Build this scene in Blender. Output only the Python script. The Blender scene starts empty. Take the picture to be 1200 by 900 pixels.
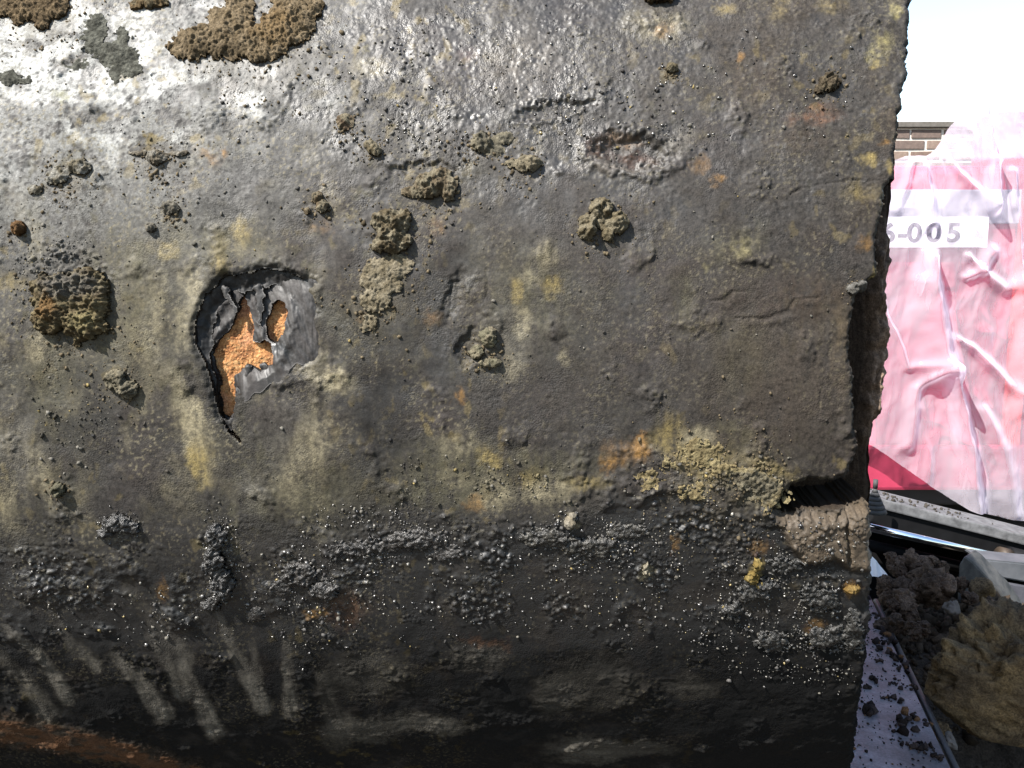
import bpy, bmesh, math, random
import numpy as np
from mathutils import Vector, Matrix
from math import radians, cos, sin, pi, sqrt

random.seed(7)
RNG = np.random.default_rng(11)
SC = bpy.context.scene
COL = SC.collection

# ------------------------------------------------------------------ camera
PITCH = 8.0
CAM_Z = 1.0
F = 1000.0                      # focal length in photo pixels (1200 wide)
cam_d = bpy.data.cameras.new('camera')
cam = bpy.data.objects.new('camera', cam_d)
COL.objects.link(cam)
cam.location = (0, 0, CAM_Z)
cam.rotation_euler = (radians(90 - PITCH), 0, 0)
cam_d.sensor_width = 36.0
cam_d.lens = 30.0
cam_d.clip_start = 0.01
cam_d.clip_end = 2000
SC.camera = cam

# ------------------------------------------------------------------ light
SUN = Vector((-0.56, -0.48, 0.82)).normalized()     # towards the sun
w = bpy.data.worlds.new('World')
SC.world = w
w.use_nodes = True
nt = w.node_tree
bg = nt.nodes['Background']
sky = nt.nodes.new('ShaderNodeTexSky')
sky.sky_type = 'NISHITA'
sky.sun_disc = False
sky.sun_elevation = math.asin(SUN.z)
sky.sun_rotation = math.atan2(SUN.x, SUN.y)
sky.air_density = 1.3
sky.dust_density = 0.7
sky.ozone_density = 0.4
nt.links.new(sky.outputs[0], bg.inputs[0])
bg.inputs[1].default_value = 0.086
sd = bpy.data.lights.new('sun', 'SUN')
sd.energy = 5.0
sd.angle = radians(0.5)
sd.color = (1.0, 0.955, 0.89)
so = bpy.data.objects.new('sun', sd)
COL.objects.link(so)
so.rotation_euler = SUN.to_track_quat('Z', 'Y').to_euler()
so.location = (-3, -5, 8)
SC.view_settings.view_transform = 'Standard'
SC.view_settings.look = 'None'
SC.view_settings.exposure = 1.9
SC.view_settings.gamma = 1.0
SC.view_settings.use_curve_mapping = False

# ------------------------------------------------------------------ numpy noise
def _h(ix, iy, seed):
    h = (ix.astype(np.uint32) * np.uint32(374761393)) ^ (iy.astype(np.uint32) * np.uint32(668265263)) ^ np.uint32((seed * 2246822519) & 0xffffffff)
    h = (h ^ (h >> np.uint32(13))) * np.uint32(1274126177)
    h = (h ^ (h >> np.uint32(15))) * np.uint32(2246822519)
    return h ^ (h >> np.uint32(16))

def _r(ix, iy, seed):
    return (_h(ix, iy, seed) & np.uint32(0xffffff)).astype(np.float32) / np.float32(0xffffff)

def gn(x, y, seed=0):
    """2D gradient noise about -0.7..0.7"""
    x = np.asarray(x, np.float32); y = np.asarray(y, np.float32)
    x0 = np.floor(x); y0 = np.floor(y)
    fx = x - x0; fy = y - y0
    ix = x0.astype(np.int64); iy = y0.astype(np.int64)
    def g(dx, dy):
        a = _r(ix + dx, iy + dy, seed) * np.float32(2 * np.pi)
        return np.cos(a) * (fx - dx) + np.sin(a) * (fy - dy)
    u = fx * fx * fx * (fx * (fx * 6 - 15) + 10)
    v = fy * fy * fy * (fy * (fy * 6 - 15) + 10)
    a = g(0, 0); b = g(1, 0); c = g(0, 1); d = g(1, 1)
    ab = a + (b - a) * u
    cd = c + (d - c) * u
    return ab + (cd - ab) * v

def fbm(x, y, seed=0, octv=4, gain=0.5):
    s = 0; a = 1.0; f = 1.0
    for i in range(octv):
        s = s + a * gn(x * f, y * f, seed + i * 17)
        a *= gain; f *= 2.03
    return s

def domes(x, y, seed=0, rmin=0.15, rmax=0.6, prob=1.0):
    """cells with round beads: height of the dome (cell units)"""
    x = np.asarray(x, np.float32); y = np.asarray(y, np.float32)
    ix = np.floor(x).astype(np.int64); iy = np.floor(y).astype(np.int64)
    out = np.zeros_like(x)
    for dx in (-1, 0, 1):
        for dy in (-1, 0, 1):
            cx = ix + dx; cy = iy + dy
            px = cx + _r(cx, cy, seed); py = cy + _r(cx, cy, seed + 5)
            q = _r(cx, cy, seed + 9)
            r = rmin + (rmax - rmin) * q * q
            r = np.where(_r(cx, cy, seed + 13) < prob, r, 0)
            h2 = r * r - (x - px) ** 2 - (y - py) ** 2
            out = np.maximum(out, np.sqrt(np.maximum(h2, 0)))
    return out

def gn3(p, seed=0):
    """3D value noise, -1..1"""
    p = np.asarray(p, np.float64); p0 = np.floor(p); f = p - p0; i = p0.astype(np.int64)
    w_ = f * f * f * (f * (f * 6 - 15) + 10)
    out = 0
    for dx in (0, 1):
        for dy in (0, 1):
            for dz in (0, 1):
                v = _r(i[:, 0] + dx + 57 * (i[:, 2] + dz), i[:, 1] + dy + 131 * (i[:, 2] + dz), seed)
                out = out + v * (w_[:, 0] if dx else 1 - w_[:, 0]) * (w_[:, 1] if dy else 1 - w_[:, 1]) * (w_[:, 2] if dz else 1 - w_[:, 2])
    return (out * 2 - 1) * .8

def fbm3(p, seed=0, octv=4, gain=0.5):
    s = 0; a = 1.0; f = 1.0
    for i in range(octv):
        s = s + a * gn3(p * f, seed + 11 * i); a *= gain; f *= 2.03
    return s

def ss(a, b, x):
    t = np.clip((x - a) / (b - a), 0, 1)
    return t * t * (3 - 2 * t)

# ------------------------------------------------------------------ view geometry (used to measure places once)
CP, SP = cos(radians(PITCH)), sin(radians(PITCH))
def ray(px, py):
    a = (px - 600) / F; b = -(py - 450) / F
    return Vector((a, CP + b * SP, -SP + b * CP))
def at_y(px, py, Y):
    d = ray(px, py); t = Y / d.y
    return Vector((d.x * t, Y, CAM_Z + d.z * t))
def at_z(px, py, Z):
    d = ray(px, py); t = (Z - CAM_Z) / d.z
    return Vector((d.x * t, d.y * t, Z))

# pipe: horizontal axis along X
R, AY, AZ = 0.60, 1.20, 0.90
def cyl(u, s, h):
    th = s / R
    r = R + h
    return np.stack([u, AY - r * np.cos(th), AZ + r * np.sin(th)], -1)
def to_px(u, s):
    th = s / R
    x = u; y = AY - R * np.cos(th); z = AZ + R * np.sin(th) - CAM_Z
    dep = y * CP - z * SP
    up = y * SP + z * CP
    return 600 + F * x / dep, 450 - F * up / dep
def to_us(px, py, rad=R):
    d = ray(px, py)
    A = d.y ** 2 + d.z ** 2; B = -2 * (d.y * AY + d.z * (AZ - CAM_Z)); C = AY ** 2 + (AZ - CAM_Z) ** 2 - rad * rad
    t = (-B - sqrt(max(B * B - 4 * A * C, 0))) / (2 * A)
    p = d * t
    return p.x, R * math.atan2(p.z + CAM_Z - AZ, AY - p.y)

def sdf(px, py, poly):
    """signed distance to a polygon, negative inside"""
    n = len(poly); best = np.full(px.shape, 1e9, np.float32); ins = np.zeros(px.shape, bool)
    for i in range(n):
        x0, y0 = poly[i]; x1, y1 = poly[(i + 1) % n]
        ex, ey = x1 - x0, y1 - y0
        t = np.clip(((px - x0) * ex + (py - y0) * ey) / (ex * ex + ey * ey + 1e-9), 0, 1)
        best = np.minimum(best, np.hypot(px - x0 - t * ex, py - y0 - t * ey))
        c = ((y0 > py) != (y1 > py)) & (px < ex * (py - y0) / (ey if abs(ey) > 1e-9 else 1e-9) + x0)
        ins ^= c
    return np.where(ins, -best, best)

def dline(px, py, pts):
    best = np.full(px.shape, 1e9, np.float32); par = np.zeros(px.shape, np.float32)
    n = len(pts) - 1
    for i in range(n):
        x0, y0 = pts[i]; x1, y1 = pts[i + 1]
        ex, ey = x1 - x0, y1 - y0
        t = np.clip(((px - x0) * ex + (py - y0) * ey) / (ex * ex + ey * ey + 1e-9), 0, 1)
        d = np.hypot(px - x0 - t * ex, py - y0 - t * ey)
        m = d < best
        best = np.where(m, d, best); par = np.where(m, (i + t) / n, par)
    return best, par

def blob(px, py, b):
    cx, cy, rx, ry = b[:4]
    a = radians(b[4]) if len(b) > 4 else 0
    dx, dy = px - cx, py - cy
    x = dx * cos(a) + dy * sin(a); y = -dx * sin(a) + dy * cos(a)
    return np.sqrt((x / rx) ** 2 + (y / ry) ** 2)

# ------------------------------------------------------------------ object helpers
def tag(o, label=None, cat=None, group=None, kind=None):
    if label: o['label'] = label
    if cat: o['category'] = cat
    if group: o['group'] = group
    if kind: o['kind'] = kind
    return o
def empty(name, loc, label=None, cat=None, group=None):
    o = bpy.data.objects.new(name, None); COL.objects.link(o)
    o.location = loc; o.empty_display_size = 0.05
    return tag(o, label, cat, group)
def link(name, me, mat=None, parent=None):
    o = bpy.data.objects.new(name, me); COL.objects.link(o)
    if mat and not me.materials: me.materials.append(mat)
    if parent:
        o.parent = parent
        o.location = (0, 0, 0)
    return o
def np_mesh(name, co, faces, smooth=True, alb=None, rough=None):
    """faces: (n,4) or (n,3) int array"""
    me = bpy.data.meshes.new(name)
    co = np.ascontiguousarray(co, np.float32); faces = np.ascontiguousarray(faces, np.int32)
    k = faces.shape[1]; n = len(faces)
    me.vertices.add(len(co)); me.vertices.foreach_set('co', co.ravel())
    me.loops.add(n * k); me.loops.foreach_set('vertex_index', faces.ravel())
    me.polygons.add(n)
    me.polygons.foreach_set('loop_start', np.arange(0, n * k, k, dtype=np.int32))
    me.polygons.foreach_set('loop_total', np.full(n, k, np.int32))
    me.update(calc_edges=True)
    me.polygons.foreach_set('use_smooth', np.full(n, smooth, bool))
    if alb is not None:
        at = me.attributes.new('albedo', 'FLOAT_COLOR', 'POINT')
        at.data.foreach_set('color', np.concatenate([alb, np.ones((len(alb), 1))], 1).astype(np.float32).ravel())
    if rough is not None:
        at = me.attributes.new('rough', 'FLOAT', 'POINT')
        at.data.foreach_set('value', np.ascontiguousarray(rough, np.float32))
    me.update()
    return me
def bm_mesh(name, bm, smooth=False):
    me = bpy.data.meshes.new(name); bm.to_mesh(me); bm.free()
    for p in me.polygons: p.use_smooth = smooth
    return me
def box_bm(bm, lo, hi, bevel=0.0, M=None):
    r = bmesh.ops.create_cube(bm, size=1)
    lo = Vector(lo); hi = Vector(hi); c = (lo + hi) / 2; d = hi - lo
    for v in r['verts']:
        v.co = Vector((v.co.x * d.x, v.co.y * d.y, v.co.z * d.z)) + c
    if bevel:
        es = list({e for v in r['verts'] for e in v.link_edges})
        r2 = bmesh.ops.bevel(bm, geom=es, offset=bevel, segments=2, affect='EDGES', profile=0.6)
        vs = list({v for f in r2['faces'] for v in f.verts})
    else: vs = r['verts']
    if M is not None:
        for v in vs: v.co = M @ v.co
    return vs
def tube_bm(bm, p0, p1, r0, r1=None, seg=24, caps=True):
    p0 = Vector(p0); p1 = Vector(p1); r1 = r0 if r1 is None else r1
    d = p1 - p0
    q = d.to_track_quat('Z', 'Y').to_matrix().to_4x4()
    M = Matrix.Translation((p0 + p1) / 2) @ q
    bmesh.ops.create_cone(bm, cap_ends=caps, segments=seg, radius1=r0, radius2=r1, depth=d.length, matrix=M)

# ------------------------------------------------------------------ materials
def N(nt, t, **kw):
    n = nt.nodes.new(t)
    for k, v in kw.items():
        try: setattr(n, k, v)
        except Exception: pass
    return n
def earthy(name, s1=500., s2=1600., bump=0.35, dist=0.001, amp=0.35, spec=0.5, fixed=None, rough=0.8, scale_mul=1.0, grain=0):
    m = bpy.data.materials.new(name); m.use_nodes = True
    t = m.node_tree; L = t.links
    b = t.nodes['Principled BSDF']
    tc = N(t, 'ShaderNodeTexCoord')
    n1 = N(t, 'ShaderNodeTexNoise'); n1.inputs['Scale'].default_value = s1 * scale_mul; n1.inputs['Detail'].default_value = 4; n1.inputs['Roughness'].default_value = 0.65
    n2 = N(t, 'ShaderNodeTexNoise'); n2.inputs['Scale'].default_value = s2 * scale_mul; n2.inputs['Detail'].default_value = 2
    for n in (n1, n2): L.new(tc.outputs['Object'], n.inputs['Vector'])
    mr = N(t, 'ShaderNodeMapRange'); mr.inputs['From Min'].default_value = 0.25; mr.inputs['From Max'].default_value = 0.75
    mr.inputs['To Min'].default_value = 1 - amp; mr.inputs['To Max'].default_value = 1 + amp
    L.new(n1.outputs['Fac'], mr.inputs['Value'])
    mx = N(t, 'ShaderNodeMix', data_type='RGBA', blend_type='MULTIPLY')
    mx.inputs['Factor'].default_value = 1.0
    if fixed is None:
        a = N(t, 'ShaderNodeAttribute'); a.attribute_name = 'albedo'
        L.new(a.outputs['Color'], mx.inputs['A'])
        ar = N(t, 'ShaderNodeAttribute'); ar.attribute_name = 'rough'
        L.new(ar.outputs['Fac'], b.inputs['Roughness'])
        sp = N(t, 'ShaderNodeMapRange'); sp.inputs['From Min'].default_value = .36; sp.inputs['From Max'].default_value = .82
        sp.inputs['To Min'].default_value = spec * 1.15; sp.inputs['To Max'].default_value = spec * .12
        L.new(ar.outputs['Fac'], sp.inputs['Value']); L.new(sp.outputs['Result'], b.inputs['Specular IOR Level'])
    else:
        n3 = N(t, 'ShaderNodeTexNoise'); n3.inputs['Scale'].default_value = s1 * 0.12 * scale_mul; n3.inputs['Detail'].default_value = 5
        L.new(tc.outputs['Object'], n3.inputs['Vector'])
        r = N(t, 'ShaderNodeValToRGB')
        r.color_ramp.elements[0].position = 0.32; r.color_ramp.elements[1].position = 0.68
        r.color_ramp.elements[0].color = (*fixed[0], 1); r.color_ramp.elements[1].color = (*fixed[1], 1)
        L.new(n3.outputs['Fac'], r.inputs['Fac'])
        L.new(r.outputs['Color'], mx.inputs['A'])
        b.inputs['Roughness'].default_value = rough
    mr2 = N(t, 'ShaderNodeMapRange'); mr2.inputs['From Min'].default_value = 0.3; mr2.inputs['From Max'].default_value = 0.7
    mr2.inputs['To Min'].default_value = 1 - amp * .8; mr2.inputs['To Max'].default_value = 1 + amp * .8
    L.new(n2.outputs['Fac'], mr2.inputs['Value'])
    mm = N(t, 'ShaderNodeMath', operation='MULTIPLY'); L.new(mr.outputs['Result'], mm.inputs[0]); L.new(mr2.outputs['Result'], mm.inputs[1])
    L.new(mm.outputs[0], mx.inputs['B'])
    L.new(mx.outputs['Result'], b.inputs['Base Color'])
    b1 = N(t, 'ShaderNodeBump'); b1.inputs['Strength'].default_value = bump; b1.inputs['Distance'].default_value = dist
    b2 = N(t, 'ShaderNodeBump'); b2.inputs['Strength'].default_value = bump; b2.inputs['Distance'].default_value = dist * 0.4
    L.new(n1.outputs['Fac'], b1.inputs['Height']); L.new(n2.outputs['Fac'], b2.inputs['Height'])
    L.new(b1.outputs['Normal'], b2.inputs['Normal']); L.new(b2.outputs['Normal'], b.inputs['Normal'])
    if fixed is not None: b.inputs['Specular IOR Level'].default_value = spec
    if grain:
        v = N(t, 'ShaderNodeTexVoronoi', feature='SMOOTH_F1'); v.inputs['Scale'].default_value = grain; v.inputs['Smoothness'].default_value = .3
        L.new(tc.outputs['Object'], v.inputs['Vector'])
        nz = N(t, 'ShaderNodeTexNoise'); nz.inputs['Scale'].default_value = 38; nz.inputs['Detail'].default_value = 4
        L.new(tc.outputs['Object'], nz.inputs['Vector'])
        mz = N(t, 'ShaderNodeMapRange'); mz.inputs['From Min'].default_value = .42; mz.inputs['From Max'].default_value = .62; mz.inputs['To Min'].default_value = .0; mz.inputs['To Max'].default_value = .7
        L.new(nz.outputs['Fac'], mz.inputs['Value'])
        b3 = N(t, 'ShaderNodeBump', invert=True); b3.inputs['Distance'].default_value = .00045
        L.new(mz.outputs['Result'], b3.inputs['Strength']); L.new(v.outputs['Distance'], b3.inputs['Height'])
        L.new(b2.outputs['Normal'], b3.inputs['Normal']); L.new(b3.outputs['Normal'], b.inputs['Normal'])
    return m
def plain(name, col, rough=0.5, metal=0.0, spec=0.5, var=0.15, scale=30., bump=0.0, col2=None, dirt=None):
    m = bpy.data.materials.new(name); m.use_nodes = True
    t = m.node_tree; L = t.links; b = t.nodes['Principled BSDF']
    tc = N(t, 'ShaderNodeTexCoord')
    n = N(t, 'ShaderNodeTexNoise'); n.inputs['Scale'].default_value = scale; n.inputs['Detail'].default_value = 6; n.inputs['Roughness'].default_value = 0.65
    L.new(tc.outputs['Object'], n.inputs['Vector'])
    r = N(t, 'ShaderNodeValToRGB')
    c2 = col2 or tuple(min(1, c * (1 + var)) for c in col)
    c1 = col if col2 else tuple(c * (1 - var) for c in col)
    r.color_ramp.elements[0].position = 0.35; r.color_ramp.elements[1].position = 0.65
    r.color_ramp.elements[0].color = (*c1, 1); r.color_ramp.elements[1].color = (*c2, 1)
    L.new(n.outputs['Fac'], r.inputs['Fac'])
    L.new(r.outputs['Color'], b.inputs['Base Color'])
    b.inputs['Roughness'].default_value = rough; b.inputs['Metallic'].default_value = metal
    b.inputs['Specular IOR Level'].default_value = spec
    if bump:
        bp = N(t, 'ShaderNodeBump'); bp.inputs['Strength'].default_value = bump; bp.inputs['Distance'].default_value = 0.004
        L.new(n.outputs['Fac'], bp.inputs['Height']); L.new(bp.outputs['Normal'], b.inputs['Normal'])
    return m

M_TAR = earthy('tar_coating', s1=620, s2=1900, bump=0.27, dist=0.0007, amp=0.40, spec=0.5, grain=780)
M_MEM = earthy('membrane', s1=200, s2=700, bump=0.2, dist=0.001, amp=0.25, spec=0.5)
M_CRUST = earthy('mud_crust', s1=600, s2=1800, bump=0.6, dist=0.0015, amp=0.45, spec=0.25)
M_GRIT = earthy('grit', s1=900, s2=2500, bump=0.3, dist=0.0006, amp=0.3, spec=0.7)
M_CORE = earthy('core_wall', s1=260, s2=900, bump=0.5, dist=0.002, amp=0.5, spec=0.3)
M_ORANGE = earthy('orange_granules', s1=700, s2=1900, bump=0.5, dist=0.001, amp=0.5, spec=0.3)

# ------------------------------------------------------------------ colours (linear albedo)
OCHRE = np.array([.47, .36, .14]); PALE = np.array([.52, .45, .29]); RUST = np.array([.24, .11, .05]); ORANGE = np.array([.42, .23, .07])
CLAY = np.array([.24, .22, .185]); BLACK = np.array([.020, .019, .018]); WHITE = np.array([.62, .62, .59]); BROWN = np.array([.11, .078, .05])
PURP = np.array([.088, .068, .060]); OLIVE = np.array([.155, .140, .085]); GREY = np.array([.084, .075, .067]); DARK = np.array([.038, .036, .034])
YELLOW = np.array([.42, .36, .16])
TONE = .245          # damp tar and damp earth are dark

# =================================================================== SETTING: ground, soil
def build_ground():
    n = 160
    g = np.linspace(-1, 1, n)
    ax = np.sign(g) * (np.abs(g) ** 3.2) * 150
    X, Y = np.meshgrid(ax, ax + 0.0)
    Z = 0.02 * fbm(X * 1.5, Y * 1.5, 3, 4)
    idx = np.arange(n * n).reshape(n, n)
    f = np.stack([idx[:-1, :-1], idx[:-1, 1:], idx[1:, 1:], idx[1:, :-1]], -1).reshape(-1, 4)
    me = np_mesh('ground', np.stack([X, Y, Z], -1).reshape(-1, 3), f)
    m = plain('ground_soil', (.030, .025, .020), rough=0.95, col2=(.06, .05, .04), scale=3.0, bump=0.4)
    o = link('ground', me, m); o['kind'] = 'structure'
build_ground()

def mound_height(X, Y):
    """earth thrown up round the pipe end"""
    base = 0.235 * ss(2.35, 1.75, Y) * ss(-2.4, -1.4, X) * ss(2.2, 1.5, X) * ss(0.35, 0.8, Y)
    # hollow in front of the boulder on the right of the plate
    hol = np.exp(-(((X - 0.80) / 0.24) ** 2 + ((Y - 1.16) / 0.20) ** 2))
    base = base - 0.24 * hol
    hp = np.exp(-(((X - 0.93) / 0.26) ** 2 + ((Y - 1.84) / 0.16) ** 2))
    base = base + 0.035 * hp
    return base
def mound_relief(X, Y):
    return 0.03 * fbm(X * 6, Y * 6, 5, 4) + 0.022 * domes(X * 14, Y * 14, 8, .1, .6) + 0.012 * domes(X * 40, Y * 40, 18, .1, .6)
def build_mound():
    x = np.linspace(-2.5, 2.4, 330); y = np.linspace(0.3, 2.45, 200)
    X, Y = np.meshgrid(x, y)
    H = mound_height(X, Y)
    k = ss(0.0, 0.1, H)
    Z = H + k * mound_relief(X, Y) - 0.02
    # keep it under the plate
    inpl = (X < 0.64 + (Y - 1.126) * 0.2318 + 0.01) & (Y < 1.80)
    Z = np.where(inpl, np.minimum(Z, 0.255), Z)
    idx = np.arange(X.size).reshape(X.shape)
    f = np.stack([idx[:-1, :-1], idx[:-1, 1:], idx[1:, 1:], idx[1:, :-1]], -1).reshape(-1, 4)
    me = np_mesh('soil_mound', np.stack([X, Y, Z], -1).reshape(-1, 3), f)
    m = earthy('mound_soil', s1=60, s2=250, bump=0.8, dist=0.01, amp=0.5, spec=0.2, fixed=((.022, .016, .012), (.05, .038, .028)), rough=0.95)
    o = link('soil_mound', me, m); o['kind'] = 'structure'
build_mound()

# =================================================================== THE PIPE
pipe = empty('pipe', (0, AY, AZ - R), 'huge old tar coated pipe with a gash showing orange rust, broken at its right end', 'pipe')
PL = Vector((0, AY, AZ - R))        # parts are modelled in pipe-local coordinates
PLn = np.array([0, AY, AZ - R])

EDGE = [(1072, -60), (1068, 0), (1067, 40), (1066, 85), (1059, 100), (1060, 125), (1052, 132), (1054, 160), (1052, 185), (1050, 205), (1043, 215), (1036, 240), (1031, 275), (1031, 318),
        (1016, 332), (1006, 345), (1001, 365), (997, 400), (999, 430), (1003, 465), (1004, 500), (1005, 535), (998, 548), (992, 562), (968, 563), (950, 562), (935, 566), (922, 576),
        (912, 590), (906, 598), (930, 606), (946, 598), (985, 602), (1000, 598), (1017, 588), (1024, 602), (1028, 640), (1026, 665), (1020, 690), (1019, 740), (1012, 800), (1006, 850), (1000, 900), (992, 960),
        (-200, 960), (-200, -60)]
GASH = [(264, 500), (255, 478), (247, 452), (242, 428), (233, 412), (228, 392), (230, 370), (236, 352), (249, 337), (262, 322), (286, 322), (300, 316), (318, 314), (336, 318), (350, 325), (366, 331),
        (361, 343), (366, 358), (364, 380), (367, 398), (369, 417), (357, 420), (345, 416), (333, 428), (327, 440), (312, 442), (303, 452), (294, 452), (286, 462), (277, 462), (273, 478), (270, 496)]
ORG1 = [(280, 345), (287, 360), (291, 378), (291, 400), (300, 404), (307, 399), (315, 404), (317, 418), (318, 426), (304, 434), (292, 430), (283, 428), (276, 436), (268, 441), (267, 455), (270, 464), (272, 472), (270, 484), (265, 492), (257, 488), (252, 468), (253, 445), (247, 430), (244, 418), (248, 402), (256, 394), (266, 384), (273, 364)]
ORG2 = [(316, 356), (323, 351), (331, 353), (335, 364), (333, 380), (327, 393), (320, 402), (313, 397), (308, 390), (308, 380)]
TAIL = [(263, 488), (267, 500), (272, 508), (282, 519)]

def lerp3(c, m, col):
    return c + (col - c) * m[..., None]

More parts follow.
